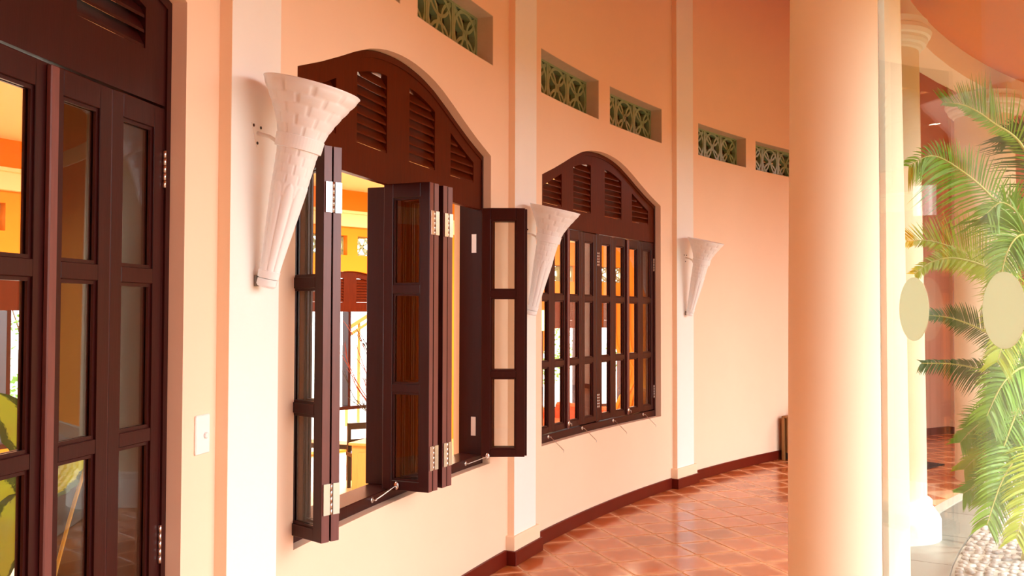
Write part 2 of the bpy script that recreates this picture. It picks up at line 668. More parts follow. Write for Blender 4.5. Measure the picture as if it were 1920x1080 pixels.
sb.arcbox(prev, FAR, -0.016, 0.01, 0.0, 0.095)
struct(build(sb, 'baseboard_left', M['skirting'], bevel=0.003), 'dark oxblood skirting along the foot of the curved wall', 'baseboard')

# ------------------------------------------------------------------ folding leaves
LT = 0.036
_leafmesh = {}


def leaf_meshes(w, z0, rows):
    key = (round(w, 4), round(z0, 3))
    if key in _leafmesh:
        return _leafmesh[key]
    st = 0.052
    h = LT / 2
    m = MB()
    m.box(0, st, -h, h, z0, LEAF1)
    m.box(w - st, w, -h, h, z0, LEAF1)
    zs = [z0] + [q for r in sorted(rows) for q in r] + [LEAF1]
    for k in range(0, len(zs), 2):
        m.box(st, w - st, -h, h, zs[k], zs[k + 1])
    b = MB()
    bd = 0.010
    for (a, c) in rows:
        for y in (-1, 1):
            y0, y1 = (0.0035, h - 0.007) if y > 0 else (-h + 0.007, -0.0035)
            b.box(st, st + bd, y0, y1, a, c)
            b.box(w - st - bd, w - st, y0, y1, a, c)
            b.box(st + bd, w - st - bd, y0, y1, a, a + bd)
            b.box(st + bd, w - st - bd, y0, y1, c - bd, c)
    panes = []
    for (a, c) in rows:
        p = MB()
        p.box(st, w - st, -0.002, 0.002, a, c)
        panes.append(p.mesh('pane', M['glass']))
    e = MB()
    e.box(w, w + 0.0006, -h + 0.001, h - 0.001, z0 + 0.001, LEAF1 - 0.001)  # outer edge: wear plus the sky's glint, put in as paler wood
    _leafmesh[key] = (m.mesh('leaf', M['wood']), b.mesh('bead', M['wood']), panes, e.mesh('worn_sheen_edge', M['wood_worn_sheen']))
    return _leafmesh[key]


WROWS = [(0.772, 1.195), (1.235, 1.672), (1.715, 2.137)]
DROWS = [(0.10, 0.255), (0.30, 0.725), (0.772, 1.195), (1.235, 1.665), (1.710, 2.137)]

hp = MB()
hp.box(0, 0.028, 0, 0.003, -0.0575, 0.0575)
HPLATE = hp.mesh('hinge', M['steel'])
hk = MB()
for q in range(5):
    hk.tube([(0, 0, -0.0575 + q * 0.023 + 0.0008), (0, 0, -0.0575 + (q + 1) * 0.023 - 0.0008)], 0.0055, 8)
HKNUCKLE = hk.mesh('hinge_knuckle', M['steel'], True)
hs = MB()
for q, (x, z) in enumerate(((0.010, 0.042), (0.018, 0.015), (0.010, -0.014), (0.018, -0.042))):
    hs.lathe([(0.0042, 0), (0.0042, 0.001), (0.002, 0.0016)], 8, Matrix.Translation((x, -0.0002, z)) @ Matrix.Rotation(PI / 2, 4, 'X'))
HSCREW = hs.mesh('hinge_screws', M['screw'])


def add_leaf(win, p, q, z0, rows, end_hinge=None):
    """a glazed leaf standing from p to q (its two vertical edges in plan); end_hinge +1/-1: hinge plates let into its outer end"""
    p, q = Vector((p[0], p[1], 0)), Vector((q[0], q[1], 0))
    d = q - p
    lm, bmh, panes, edge = leaf_meshes(0.2565, z0, rows)
    a = math.atan2(d.y, d.x)
    o = obj('leaf', lm, None, loc=(p.x, p.y, 0), rotz=a, bevel=0.002)
    put(o, win)
    obj('bead', bmh, o, True)
    obj('worn_sheen_edge', edge, o, True)
    for pm in panes:
        obj('pane', pm, o, True)
    if end_hinge:
        for zc in (2.012, 0.886):
            h = obj('hinge', HPLATE, o, True, loc=(0.2565 + 0.0005, 0.0, zc))
            h.rotation_euler = (0, 0, -PI / 2 if end_hinge > 0 else PI / 2)
            # the plate lies on the end of the leaf, from one edge across
            h.location = (0.2600, 0.016 if end_hinge > 0 else -0.016, zc)
            if end_hinge < 0:
                h.location.x = 0.2565
            s_ = obj('hinge_screws', HSCREW, o, True, loc=(0.2602, 0.014 if end_hinge > 0 else -0.014, zc))
            s_.rotation_euler = (0, 0, PI / 2)
            if end_hinge > 0:
                s_.location.y = -0.014
            s_.location = (0.2601, -0.014, zc)
    return o


def hook(win, eye, tip, eye_n, tip_plate=None):
    """a hook on an eye: two round plates and a bent rod"""
    eye, tip = Vector(eye), Vector(tip)
    m = MB()
    d = (tip - eye)
    side = d.cross(Vector((0, 0, 1))).normalized()
    e2 = tip - d.normalized() * 0.01
    m.tube([eye + Vector((0, 0, 0.006)), eye + eye_n * 0.012, eye + eye_n * 0.014 + d * 0.12, eye + d * 0.3 + eye_n * 0.012, e2, tip, tip + Vector((0, 0, -0.012)) + side * 0.006], 0.0026, 6)
    o = build(m, 'hook', M['steel'], win, smooth=True)
    m = MB()
    rot = eye_n.to_track_quat('Z', 'Y').to_matrix().to_4x4()
    m.lathe([(0.014, -0.004), (0.014, 0.001), (0.009, 0.003)], 16, Matrix.Translation(eye) @ rot)
    ring = [eye + eye_n * 0.008 + (rot @ Vector((0.008 * math.cos(a), 0, 0.006 + 0.008 * math.sin(a)))) for a in [k * PI / 5 for k in range(11)]]
    m.tube(ring, 0.0022, 6)
    build(m, 'hook_eye', M['steel'], o, smooth=True)
    if tip_plate is not None:
        m = MB()
        rot = tip_plate.to_track_quat('Z', 'Y').to_matrix().to_4x4()
        m.lathe([(0.016, -0.004), (0.016, 0.001), (0.010, 0.003)], 16, Matrix.Translation(tip - tip_plate * 0.004) @ rot @ Matrix.Diagonal((0.75, 1.2, 1, 1)))
        build(m, 'catch_plate', M['steel'], o, smooth=True)
    return o


def make_frame(win, c, rad=R, dz=0.0, door=False, slat_parts=True):
    """the fixed wood of an arched opening: lining, arched head, transom with louvres, mullion, sill"""
    h = HW - 0.002
    bot = (0.0 if door else SILL) + dz
    m = MB()
    m.arcbox(c - h, c - h + 0.022, 0.05, 0.20, bot, 0, rad, zf1=lambda s: arch(s - c) - 0.003 + dz)
    m.arcbox(c + h - 0.022, c + h, 0.05, 0.20, bot, 0, rad, zf1=lambda s: arch(s - c) - 0.003 + dz)
    build(m, 'jamb_lining', M['wood'], win)
    m = MB()
    m.arcbox(c - h + 0.022, c + h - 0.022, 0.05, 0.20, 0, 0, rad, 0.06, zf0=lambda s: arch(s - c) - 0.035 + dz, zf1=lambda s: arch(s - c) - 0.003 + dz)
    build(m, 'arched_head', M['wood' if door else 'wood_red'], win)
    if not door:
        m = MB()
        m.arcbox(c - h + 0.022, c + h - 0.022, 0.048, 0.20, bot, LEAF0 - 0.006 + dz, rad)
        build(m, 'sill_rail', M['wood'], win, bevel=0.003)
    m = MB()
    m.arcbox(c - 0.025, c + 0.025, 0.055, 0.215, (0.0 if door else LEAF0 - 0.006) + dz, TRANS + dz, rad)
    build(m, 'mullion', M['wood'], win, bevel=0.003)
    # transom: stiles between four louvred openings
    O = [(-0.945, -0.635), (-0.435, -0.125), (0.125, 0.435), (0.635, 0.945)]
    zo = 2.362

    def top(off):
        return min(arch(off) - 0.102, 2.742)
    m = MB()
    edges = [-h + 0.022] + [q for o in O for q in o] + [h - 0.022]
    for k in range(0, len(edges), 2):
        m.arcbox(c + edges[k], c + edges[k + 1], 0.056, 0.090, TRANS + dz, 0, rad, 0.04, zf1=lambda s: arch(s - c) - 0.03 + dz)
    for a, b in O:
        m.arcbox(c + a, c + b, 0.056, 0.090, TRANS + dz, zo + dz, rad, 0.08)
        m.arcbox(c + a, c + b, 0.056, 0.090, 0, 0, rad, 0.04, zf0=lambda s: top(s - c) + dz, zf1=lambda s: arch(s - c) - 0.03 + dz)
    tp = build(m, 'transom_panel', M['wood' if door else 'wood_red'], win)
    allm = MB()
    for a, b in O:
        z = zo + 0.012
        while z < 2.73:
            xa, xb = a, b
            zt_ = z + 0.012
            while xa < xb and top(xa) < zt_:
                xa += 0.01
            while xb > xa and top(xb) < zt_:
                xb -= 0.01
            if xb - xa > 0.04:
                sm = MB() if slat_parts else allm
                pa0, pb0 = W(c + xa, 0.060, z - 0.010 + dz, rad), W(c + xb, 0.060, z - 0.010 + dz, rad)
                pa1, pb1 = W(c + xa, 0.088, z + 0.040 + dz, rad), W(c + xb, 0.088, z + 0.040 + dz, rad)
                th = Vector((0, 0, 0.009))
                sm.hexa([pa0, pb0, pb1, pa1, pa0 + th, pb0 + th, pb1 + th, pa1 + th])
                if slat_parts:
                    build(sm, 'slat', M['wood' if door else 'wood_red'], tp)
            z += 0.0445
    if not slat_parts:
        o = build(allm, 'louvre_slats', M['wood_red'], tp)
        o['kind'] = 'stuff'
    return tp


def leaf_edges(c):
    h = HW - 0.024
    w = (h - 0.025) / 4
    return [c - h + w * k for k in range(5)], [c + 0.025 + w * k for k in range(5)]


LD = 0.075       # leaves close with their middle this far behind the wall face


def closed_leaf(win, a, b, z0, rows):
    pa, pb = W(a, LD, 0), W(b, LD, 0)
    d = (pb - pa).normalized()
    mid = (pa + pb) / 2
    return add_leaf(win, mid - d * 0.12825, mid + d * 0.12825, z0, rows)


def face_hinge(win, s, zc):
    o = obj('hinge', HKNUCKLE, None, loc=W(s, LD - LT / 2 - 0.004, zc))
    put(o, win)


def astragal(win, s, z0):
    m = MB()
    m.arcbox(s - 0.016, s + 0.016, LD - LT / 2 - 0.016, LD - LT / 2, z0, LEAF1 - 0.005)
    build(m, 'cover_strip', M['wood_worn_sheen'], win, bevel=0.003)  # the strip's highlight is put into its paler wood colour


# ---- door on the left, closed
door = struct_empty('door_1', W(DOORC, 0.1, 0), 'tall dark mahogany folding door of narrow glazed leaves under a louvred arch', 'door')
make_frame(door, DOORC, door=True)
L_, R_ = leaf_edges(DOORC)
for e in (L_, R_):
    for k in range(4):
        closed_leaf(door, e[k], e[k + 1], 0.008, DROWS)
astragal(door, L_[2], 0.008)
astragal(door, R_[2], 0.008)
for zc in (2.018, 0.876):
    face_hinge(door, R_[4] - 0.004, zc)
    face_hinge(door, L_[0] + 0.004, zc)
    face_hinge(door, DOORC + 0.022, zc)

# ---- second window, closed
win2 = struct_empty('window_2', W(WIN2C, 0.1, SILL), 'arched dark wooden window with all its glazed leaves closed', 'window')
make_frame(win2, WIN2C)
L_, R_ = leaf_edges(WIN2C)
for e in (L_, R_):
    for k in range(4):
        closed_leaf(win2, e[k], e[k + 1], LEAF0, WROWS)
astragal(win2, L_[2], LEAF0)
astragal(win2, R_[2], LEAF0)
for zc in (2.012, 0.886):
    face_hinge(win2, R_[4] - 0.004, zc)
    face_hinge(win2, L_[0] + 0.004, zc)
    face_hinge(win2, WIN2C - 0.012, zc)
    face_hinge(win2, WIN2C + 0.012, zc)
for x in (1029, 1092, 1150, 1206):
    u = (x - 960) / FPX
    lo, hi = 6.3, 9.0
    for _ in range(40):
        md = (lo + hi) / 2
        p = W(md, 0.046, 0.70)
        if p.x / p.y < u:
            lo = md
        else:
            hi = md
    t = lo / R
    e = W(lo, 0.046, 0.703)
    hook(win2, e, e + nrm(t) * 0.115 + Vector((0, 0, -0.088)) + tng(t) * 0.01, nrm(t))
for s in (L_[2], R_[2]):
    m = MB()
    t = s / R
    rot = nrm(t).to_track_quat('Z', 'Y').to_matrix().to_4x4()
    m.lathe([(0.020, -0.002), (0.020, 0.002), (0.012, 0.005)], 16, Matrix.Translation(W(s, LD - LT / 2 - 0.017, 0.765)) @ rot)
    e = W(s, LD - LT / 2 - 0.02, 0.765)
    m.tube([e, e + nrm(t) * 0.018, e + nrm(t) * 0.02 + Vector((0, 0, -0.02))], 0.003, 6)
    build(m, 'latch_plate', M['steel'], win2, smooth=True)

# ---- first window, leaves folded out
win1 = struct_empty('window_1', W(WIN1C, 0.1, SILL), 'arched dark wooden window standing open with its leaves folded outwards', 'window')
make_frame(win1, WIN1C)
V2 = Vector
# pair on the near jamb
d1 = V2((0.187, -0.175)).normalized()
o1 = V2((-0.6895, 3.394))
n1 = V2((0.175, 0.187)).normalized()
add_leaf(win1, (o1 - d1 * 0.2565), o1, LEAF0, WROWS, 1)
o2 = o1 + n1 * 0.0435
d1b = (o2 - V2((-0.832, 3.613))).normalized()
add_leaf(win1, (o2 - d1b * 0.2565), o2, LEAF0, WROWS, 1)
for zc in (2.012, 0.886):
    o = obj('hinge', HKNUCKLE, None, loc=(*((o1 + o2) / 2 + d1 * 0.004), zc))
    put(o, win1)
# two pairs on the mullion
ed = V2((0.43, 0.90)).normalized()
ca = V2((-0.3936, 4.334))
outs = [ca + ed * q for q in (0.018, 0.064, 0.150, 0.199)]
inns = [V2((-0.615, 4.452)), V2((-0.583, 4.529)), V2((-0.557, 4.605)), V2((-0.52, 4.665))]
for q, i_ in zip(outs, inns):
    dd = (q - i_).normalized()
    add_leaf(win1, q - dd * 0.2565, q, LEAF0, WROWS, 1)
for k in (0, 2):
    for zc in (2.012, 0.886):
        p = (outs[k] + outs[k + 1]) / 2 + V2((0.9, -0.43)) * 0.002
        o = obj('hinge', HKNUCKLE, None, loc=(p.x, p.y, zc))
        put(o, win1)
# the far pair laid back against the wall
add_leaf(win1, (-0.180, 5.440), (0.0765, 5.438), LEAF0, WROWS)
add_leaf(win1, (-0.166, 5.484), (0.0905, 5.486), LEAF0, WROWS)
for zc in (2.005, 0.89):
    p = W(WIN1C + HW - 0.026, 0.085, zc)
    h = MB()
    t = (WIN1C + HW) / R
    a = p + tng(t) * 0.002
    b = a + Vector((-nrm(t).x, -nrm(t).y, 0)) * 0.032
    h.hexa([a + Vector((0, 0, -0.057)), b + Vector((0, 0, -0.057)), b - tng(t) * 0.003 + Vector((0, 0, -0.057)), a - tng(t) * 0.003 + Vector((0, 0, -0.057)),
            a + Vector((0, 0, 0.057)), b + Vector((0, 0, 0.057)), b - tng(t) * 0.003 + Vector((0, 0, 0.057)), a - tng(t) * 0.003 + Vector((0, 0, 0.057))])
    build(h, 'hinge', M['steel'], win1)


def eye_on_sill(x):
    u = (x - 960) / FPX
    lo, hi = 3.6, 5.8
    for _ in range(40):
        md = (lo + hi) / 2
        p = W(md, 0.046, 0.70)
        if p.x / p.y < u:
            lo = md
        else:
            hi = md
    return lo


s_ = eye_on_sill(700)
hook(win1, W(s_, 0.044, 0.70), at(742, 911, 4.39), nrm(s_ / R), Vector((-0.43, -0.9, 0)))
s_ = eye_on_sill(874)
hook(win1, W(s_, 0.044, 0.70), at(914, 856, 5.415), nrm(s_ / R), Vector((0, -1, 0)))

# ------------------------------------------------------------------ breeze-block vents
BW = 1.0 / 3


def block_mesh():
    hw, hh, dp = BW / 2, (VT - VB) / 2, 0.05
    m = MB()
    fr = 0.018
    m.box(-hw, -hw + fr, 0, dp, -hh, hh)
    m.box(hw - fr, hw, 0, dp, -hh, hh)
    m.box(-hw + fr, hw - fr, 0, dp, -hh, -hh + fr)
    m.box(-hw + fr, hw - fr, 0, dp, hh - fr, hh)

    def strip(pts, w, d0, d1):
        n = len(pts)
        base = len(m.v)
        for i, p in enumerate(pts):
            q = Vector(pts[min(i + 1, n - 1)]) - Vector(pts[max(i - 1, 0)])
            q.normalize()
            s = Vector((-q.y, q.x)) * w / 2
            for sx, y in ((1, d0), (-1, d0), (-1, d1), (1, d1)):
                m.v.append(Vector((p[0] + s.x * sx, y, p[1] + s.y * sx)))
        for i in range(n - 1):
            for k in range(4):
                k2 = (k + 1) % 4
                m.f.append([base + 4 * i + k, base + 4 * i + k2, base + 4 * (i + 1) + k2, base + 4 * (i + 1) + k])
    a, b = hw - 0.012, hh - 0.012
    strip([(a * 0.96 * math.cos(k * PI / 14), b * 0.96 * math.sin(k * PI / 14)) for k in range(29)], 0.023, 0.004, dp - 0.004)
    rho = 0.86
    for cxx, cyy, a0 in ((0, 1, PI), (1, 0, PI / 2), (0, -1, 0), (-1, 0, -PI / 2)):
        pts = []
        for k in range(13):
            t = a0 + PI * k / 12
            x, y = cxx + rho * math.cos(t), cyy + rho * math.sin(t)
            pts.append((x * a, y * b))
        strip(pts, 0.021, 0.006, dp - 0.006)
    m.box(-0.020, 0.020, 0.008, dp - 0.008, -0.020, 0.020, Matrix.Rotation(PI / 4, 4, 'Y'))
    return m.mesh('block', M['glaze'])


BLOCK = block_mesh()


def vent(a, b, label, rad=R, dz=0.0, depth=0.105, lining=True):
    sc_ = (a + b) / 2
    t = sc_ / rad
    v = thing('breeze_block_vent', label, 'vent', W(sc_, depth, VB + dz, rad), 0, 'green breeze block vents above the windows')
    for k in range(3):
        s = a + (b - a) * (k + 0.5) / 3
        t = s / rad
        o = obj('block', BLOCK, None, loc=W(s, depth, (VB + VT) / 2 + dz, rad), rotz=math.atan2(tng(t).y, tng(t).x))
        put(o, v)
    if lining:
        m = MB()
        th = 0.004
        m.arcbox(a + 0.0005, a + th, 0.001, depth + 0.05, VB + 0.0005 + dz, VT - 0.0005 + dz, rad)
        m.arcbox(b - th, b - 0.0005, 0.001, depth + 0.05, VB + 0.0005 + dz, VT - 0.0005 + dz, rad)
        m.arcbox(a + th, b - th, 0.001, depth, VB + 0.0005 + dz, VB + th + dz, rad)
        m.arcbox(a + th, b - th, 0.001, depth, VT - th + dz, VT - 0.0005 + dz, rad)
        build(m, 'reveal_lining', M['reveal'], v)
    return v


VL = ['green breeze block vent above the open window, cut by the top of the picture',
      'green breeze block vent over the far side of the open window',
      'green breeze block vent over the near half of the closed window',
      'green breeze block vent over the far half of the closed window',
      'green breeze block vent just past the third torch lamp',
      'green breeze block vent partly hidden by the big round column']
for (a, b), lb in zip(VENTS, VL):
    vent(a, b, lb)

# ------------------------------------------------------------------ torch-shaped wall lamps


def sconce_meshes():
    """axis along +z from its foot at the origin; 0.70 long, woven cup above, fluted below"""
    L = 0.70
    ctrl = [(0.0, 0.031), (0.08, 0.035), (0.20, 0.046), (0.32, 0.0575), (0.40, 0.0635), (0.48, 0.069), (0.53, 0.078), (0.58, 0.097), (0.63, 0.124), (0.67, 0.149), (0.695, 0.163), (0.70, 0.166)]

    def prof(z):
        for (z0, r0), (z1, r1) in zip(ctrl, ctrl[1:]):
            if z <= z1:
                f = (z - z0) / (z1 - z0)
                return r0 + (r1 - r0) * f
        return ctrl[-1][1]
    n = 108
    NZ = 170
    zs = [0.05 + (L - 0.05) * k / NZ for k in range(NZ + 1)]
    # smooth the profile a little
    rs = []
    for z in zs:
        q = [prof(min(L, max(0, z + e))) for e in (-0.03, -0.02, -0.01, 0, 0.01, 0.02, 0.03)]
        rs.append(sum(q) / 7 if z < L - 0.03 else prof(z))

    def fn(j, a):
        z = zs[j]
        if z > 0.685:
            return 0.0
        if z > 0.36:                                  # woven part
            row = int((z - 0.36) / 0.033)
            fz = ((z - 0.36) / 0.033) % 1
            fa = (a / (2 * PI) * 9 + (0.5 if row % 2 else 0.0)) % 1
            e = min(fa, 1 - fa)
            ez = min(fz, 1 - fz)
            k = min(1, e / 0.06) * (0.70 + 0.30 * math.sin(min(1, ez / 0.4) * PI / 2))
            return rs[j] * 0.062 * (k - 0.75) * (0.72 + 0.28 * math.sin(fa * PI))
        fa = (a / (2 * PI) * 9) % 1                    # petals
        k = abs(math.sin(fa * PI)) ** 0.55
        top = 0.36 - 0.045 * (1 - math.sin(fa * PI))
        amp = 0.10 if z < top else -0.02
        return rs[j] * amp * (k - 0.6)
    m = MB()
    m.lathe(list(zip(rs, zs)), n, None, fn, cap=False)
    # turn the rim over and down into the cup
    inner = [(0.164, 0.702), (0.158, 0.700), (0.140, 0.676), (0.115, 0.640), (0.085, 0.590), (0.060, 0.53), (0.02, 0.50)]
    m2 = MB()
    m2.lathe([(rs[-1], zs[-1])] + inner, n, cap=False)
    base = len(m.v)
    m.v += m2.v
    m.f += [[i + base for i in f] for f in m2.f]
    body = m.mesh('basket_body', M['ceramic'], True)
    m = MB()
    rc = prof(0.505)
    m.lathe([(rc - 0.004, 0.480), (rc + 0.006, 0.482), (rc + 0.009, 0.525), (rc - 0.002, 0.527)], 48)
    collar = m.mesh('collar', M['ceramic'])
    m = MB()
    m.lathe([(0.028, 0.030), (0.036, 0.031), (0.0375, 0.055), (0.033, 0.058)], 48)
    band1 = m.mesh('foot_band', M['ceramic'])
    m = MB()
    m.lathe([(0.022, -0.002), (0.029, 0.0), (0.034, 0.006), (0.0345, 0.026), (0.030, 0.029)], 48)
    band2 = m.mesh('foot_cap', M['ceramic'])
    return body, collar, band1, band2


SCON = sconce_meshes()
TILT_S = math.radians(13.8)


def sconce(s, zfoot, label, scale=1.0):
    """its Empty stands on the pilaster face; local x points out of the wall"""
    t = s / R
    n = nrm(t)
    e = thing('wall_torch_lamp', label, 'wall lamp', W(s, -0.0455, zfoot), math.atan2(n.y, n.x), 'white torch lamps on the pilasters')
    for me, nm in zip(SCON, ('basket_body', 'collar', 'foot_band', 'foot_cap')):
        o = obj(nm, me, e, True, loc=(0.040, 0, 0))
        o.rotation_euler = (0, TILT_S, 0)
        o.scale = (scale,) * 3
    ax = Vector((math.sin(TILT_S), 0, math.cos(TILT_S)))
    c = Vector((0.040, 0, 0)) + ax * 0.50 * scale
    zb = 0.545 * scale
    m = MB()
    a = [(-0.002, -0.038, zb + 0.018), (-0.002, 0.030, zb + 0.018), (-0.002, -0.002, zb - 0.062)]
    b = [(0.003, y, z) for _, y, z in a]
    m.face(a)
    m.face(b)
    for k in range(3):
        m.face([a[k], a[(k + 1) % 3], b[(k + 1) % 3], b[k]])
    pl = build(m, 'bracket_plate', M['white'], e, local=True)
    for (_, y, z) in a:
        m = MB()
        cy, cz = y * 0.72 - 0.001, zb - 0.009 + (z - zb + 0.009) * 0.72
        m.lathe([(0.0055, 0), (0.0055, 0.002), (0.003, 0.0035)], 10, Matrix.Translation((0.003, cy, cz)) @ Matrix.Rotation(PI / 2, 4, 'Y'))
        build(m, 'screw', M['dark'], pl, local=True)
    m = MB()
    m.tube([(0.003, 0, zb - 0.012), (0.05, 0, zb - 0.026), (c.x - 0.06, 0, c.z)], 0.0065, 10)
    build(m, 'rod', M['white'], e, smooth=True, local=True)
    m = MB()
    m.box(0, 0.009, -0.010, 0.010, 0.002, 0.040)
    build(m, 'foot_bracket', M['screw'], e, local=True)
    return e


sconce(3.243, 1.668, 'largest white basketwork torch lamp, beside the open window')
sconce(6.205, 1.570, 'middle white torch lamp, on the pilaster between the windows')
sconce(9.125, 1.562, 'smallest white torch lamp, on the pilaster past the closed window')

# ------------------------------------------------------------------ light switch
t = 2.988 / R
sw = thing('light_switch', 'white light switch plate on the wall beside the dark door', 'switch', W(2.988, 0, 1.192), math.atan2(nrm(t).y, nrm(t).x))
m = MB()
m.box(-0.001, 0.008, -0.040, 0.040, -0.062, 0.062)
build(m, 'plate', M['plastic'], sw, local=True, bevel=0.003)
m = MB()
m.lathe([(0.010, 0), (0.010, 0.006), (0.007, 0.009)], 16, Matrix.Translation((0.008, 0.012, -0.004)) @ Matrix.Rotation(PI / 2, 4, 'Y'))
build(m, 'button', M['plastic'], sw, local=True, smooth=True)

# ------------------------------------------------------------------ verandah floor of terracotta tiles
def ring(r0, r1, t0, t1, z, n, name, material, thick=0.0):
    m = MB()
    for i in range(n):
        a, b = t0 + (t1 - t0) * i / n, t0 + (t1 - t0) * (i + 1) / n
        if thick:
            m.hexa([PR(r0, a, z - thick), PR(r0, b, z - thick), PR(r1, b, z - thick), PR(r1, a, z - thick), PR(r0, a, z), PR(r0, b, z), PR(r1, b, z), PR(r1, a, z)])
        else:
            m.face([PR(r0, a, z), PR(r0, b, z), PR(r1, b, z), PR(r1, a, z)])
    return build(m, name, material)


T0, T1 = -0.21, FAR / R
floor = ring(11.93, 14.02, T0, T1, -0.0022, 60, 'floor', M['grout'], 0.10)
struct(floor, 'glossy terracotta tiled floor of the curved verandah', 'floor')
TS, TA, TO = 0.2991, 0.3352, Vector((1.8658, 6.8627))
e1 = Vector((math.cos(TA), math.sin(TA)))
e2 = Vector((math.sin(TA), -math.cos(TA)))


def tile_shape(m, ox=0.0, oy=0.0, mtx=None):
    h = TS / 2 - 0.0030
    c = 0.016
    top = [(h - c, -h), (h, -h + c), (h, h - c), (h - c, h), (-h + c, h), (-h, h - c), (-h, -h + c), (-h + c, -h)]
    k = (h - 0.007) / h
    ring0 = [Vector((x, y, -0.0035)) for x, y in top]
    ring1 = [Vector((x * k, y * k, 0.0)) for x, y in top]
    if mtx:
        ring0 = [mtx @ q for q in ring0]
        ring1 = [mtx @ q for q in ring1]
    b = len(m.v)
    m.v += ring0 + ring1
    for i in range(8):
        j = (i + 1) % 8
        m.f.append([b + i, b + j, b + 8 + j, b + 8 + i])
    m.f.append([b + 8 + i for i in range(8)])


tm = MB()
tile_shape(tm)
TILE = tm.mesh('tile', M['tile'])
cand = []
for i in range(-60, 61):
    for j in range(-60, 61):
        p = TO + e1 * (i + 0.5) * TS + e2 * (j + 0.5) * TS
        r = math.hypot(p.x - CX, p.y - CY)
        th = math.atan2(p.y - CY, CX - p.x)
        if not (12.0 < r < 14.16 and T0 + 0.01 < th < T1 - 0.01):
            continue
        vis = p.y > 4.6 and -0.05 < p.x / p.y < 0.56
        if vis and p.x / p.y > 0.33 and p.y < 7:
            vis = False
        cand.append((0 if vis else 1, p.length, p))
cand.sort(key=lambda q: (q[0], q[1]))
rest = MB()
for n_, (v_, l_, p) in enumerate(cand):
    if v_ == 0 and n_ < 290:
        o = bpy.data.objects.new('tile', TILE)
        C.objects.link(o)
        o.location = (p.x, p.y, random.uniform(-0.0004, 0.0004))
        o.rotation_euler = (random.uniform(-0.002, 0.002), random.uniform(-0.002, 0.002), TA)
        put(o, floor)
    else:
        tile_shape(rest, mtx=Matrix.Translation((p.x, p.y, 0)) @ Matrix.Rotation(TA, 4, 'Z'))
o = build(rest, 'tiles', M['tile'], floor)
o['kind'] = 'stuff'

# ------------------------------------------------------------------ kerb, path, pebbles, garden ground
kerb = struct_empty('kerb', PR(11.89, 0.6, 0), 'pale stone kerb edging the verandah floor', 'kerb')
nk = 26
for i in range(nk):
    a = -0.4 + (T1 + 0.4) * i / nk
    b = -0.4 + (T1 + 0.4) * (i + 1) / nk - 0.0006
    m = MB()
    for q in range(2):
        aa, bb = a + (b - a) * q / 2, a + (b - a) * (q + 1) / 2
        m.hexa([PR(11.845, aa, -0.1), PR(11.845, bb, -0.1), PR(11.935, bb, -0.1), PR(11.935, aa, -0.1), PR(11.845, aa, 0.006), PR(11.845, bb, 0.006), PR(11.935, bb, 0.006), PR(11.935, aa, 0.006)])
    build(m, 'kerb_stone', M['kerb'], kerb)
path = struct_empty('path', PR(11.68, 0.6, 0), 'grey stone path outside the columns', 'path')
for i in range(nk):
    a = -0.4 + (T1 + 0.4) * i / nk
    b = -0.4 + (T1 + 0.4) * (i + 1) / nk - 0.0008
    m = MB()
    for q in range(2):
        aa, bb = a + (b - a) * q / 2, a + (b - a) * (q + 1) / 2
        m.hexa([PR(11.515, aa, -0.1), PR(11.515, bb, -0.1), PR(11.838, bb, -0.1), PR(11.838, aa, -0.1), PR(11.515, aa, 0.0), PR(11.515, bb, 0.0), PR(11.838, bb, 0.0), PR(11.838, aa, 0.0)])
    build(m, 'paving_slab', M['path'], path)
bed = ring(10.35, 11.51, -0.4, T1, -0.012, 40, 'pebble_ground', M['mortar'], 0.05)
struct(bed, 'mosaic of grey and pinkish pebbles beyond the stone path', 'ground')


def pebble_mesh(k):
    rr = random.Random(k)
    bm = bmesh.new()
    bmesh.ops.create_icosphere(bm, subdivisions=1, radius=1)
    for v in bm.verts:
        v.co *= rr.uniform(0.9, 1.1)
        v.co.x *= 0.047
        v.co.y *= 0.030
        v.co.z *= 0.016
    me = bpy.data.meshes.new('pebble')
    bm.to_mesh(me)
    bm.free()
    me.materials.append(M['pebble'])
    for p in me.polygons:
        p.use_smooth = True
    return me


PEB = [pebble_mesh(k) for k in range(5)]
pts, spots = [], []
for r_ in [11.47 - 0.058 * k for k in range(20)]:
    for q in range(int((T1 - 0.05) * r_ / 0.088)):
        th = 0.05 + (q + random.uniform(-0.25, 0.25) + (0.5 if int(r_ * 100) % 2 else 0)) * 0.088 / r_
        p = PR(r_ + random.uniform(-0.012, 0.012), th, -0.010)
        u = p.x / p.y if p.y > 1 else 9
        vis = 0.44 < u < 0.575 and 4.9 < p.y < 9
        spots.append((0 if vis else 1, p.length, p, th))
spots.sort(key=lambda q: (q[0], q[1]))
restp = MB()
for n_, (v_, l_, p, th) in enumerate(spots):
    ang = PI / 2 - th + random.uniform(-0.5, 0.5)
    sc_ = random.uniform(0.8, 1.1)
    if v_ == 0 and n_ < 280:
        o = bpy.data.objects.new('pebble', PEB[n_ % 5])
        C.objects.link(o)
        o.location = p
        o.rotation_euler = (0, 0, ang)
        o.scale = (sc_,) * 3
        put(o, bed)
    else:
        mt = Matrix.Translation(p) @ Matrix.Rotation(ang, 4, 'Z')
        b = len(restp.v)
        for k in range(6):
            a = k * PI / 3
            restp.v.append(mt @ Vector((0.042 * math.cos(a), 0.028 * math.sin(a), 0)))
        restp.v.append(mt @ Vector((0, 0, 0.014)))
        for k in range(6):
            restp.f.append([b + k, b + (k + 1) % 6, b + 6])
o = build(restp, 'pebbles', M['pebble'], bed)
o['kind'] = 'stuff'
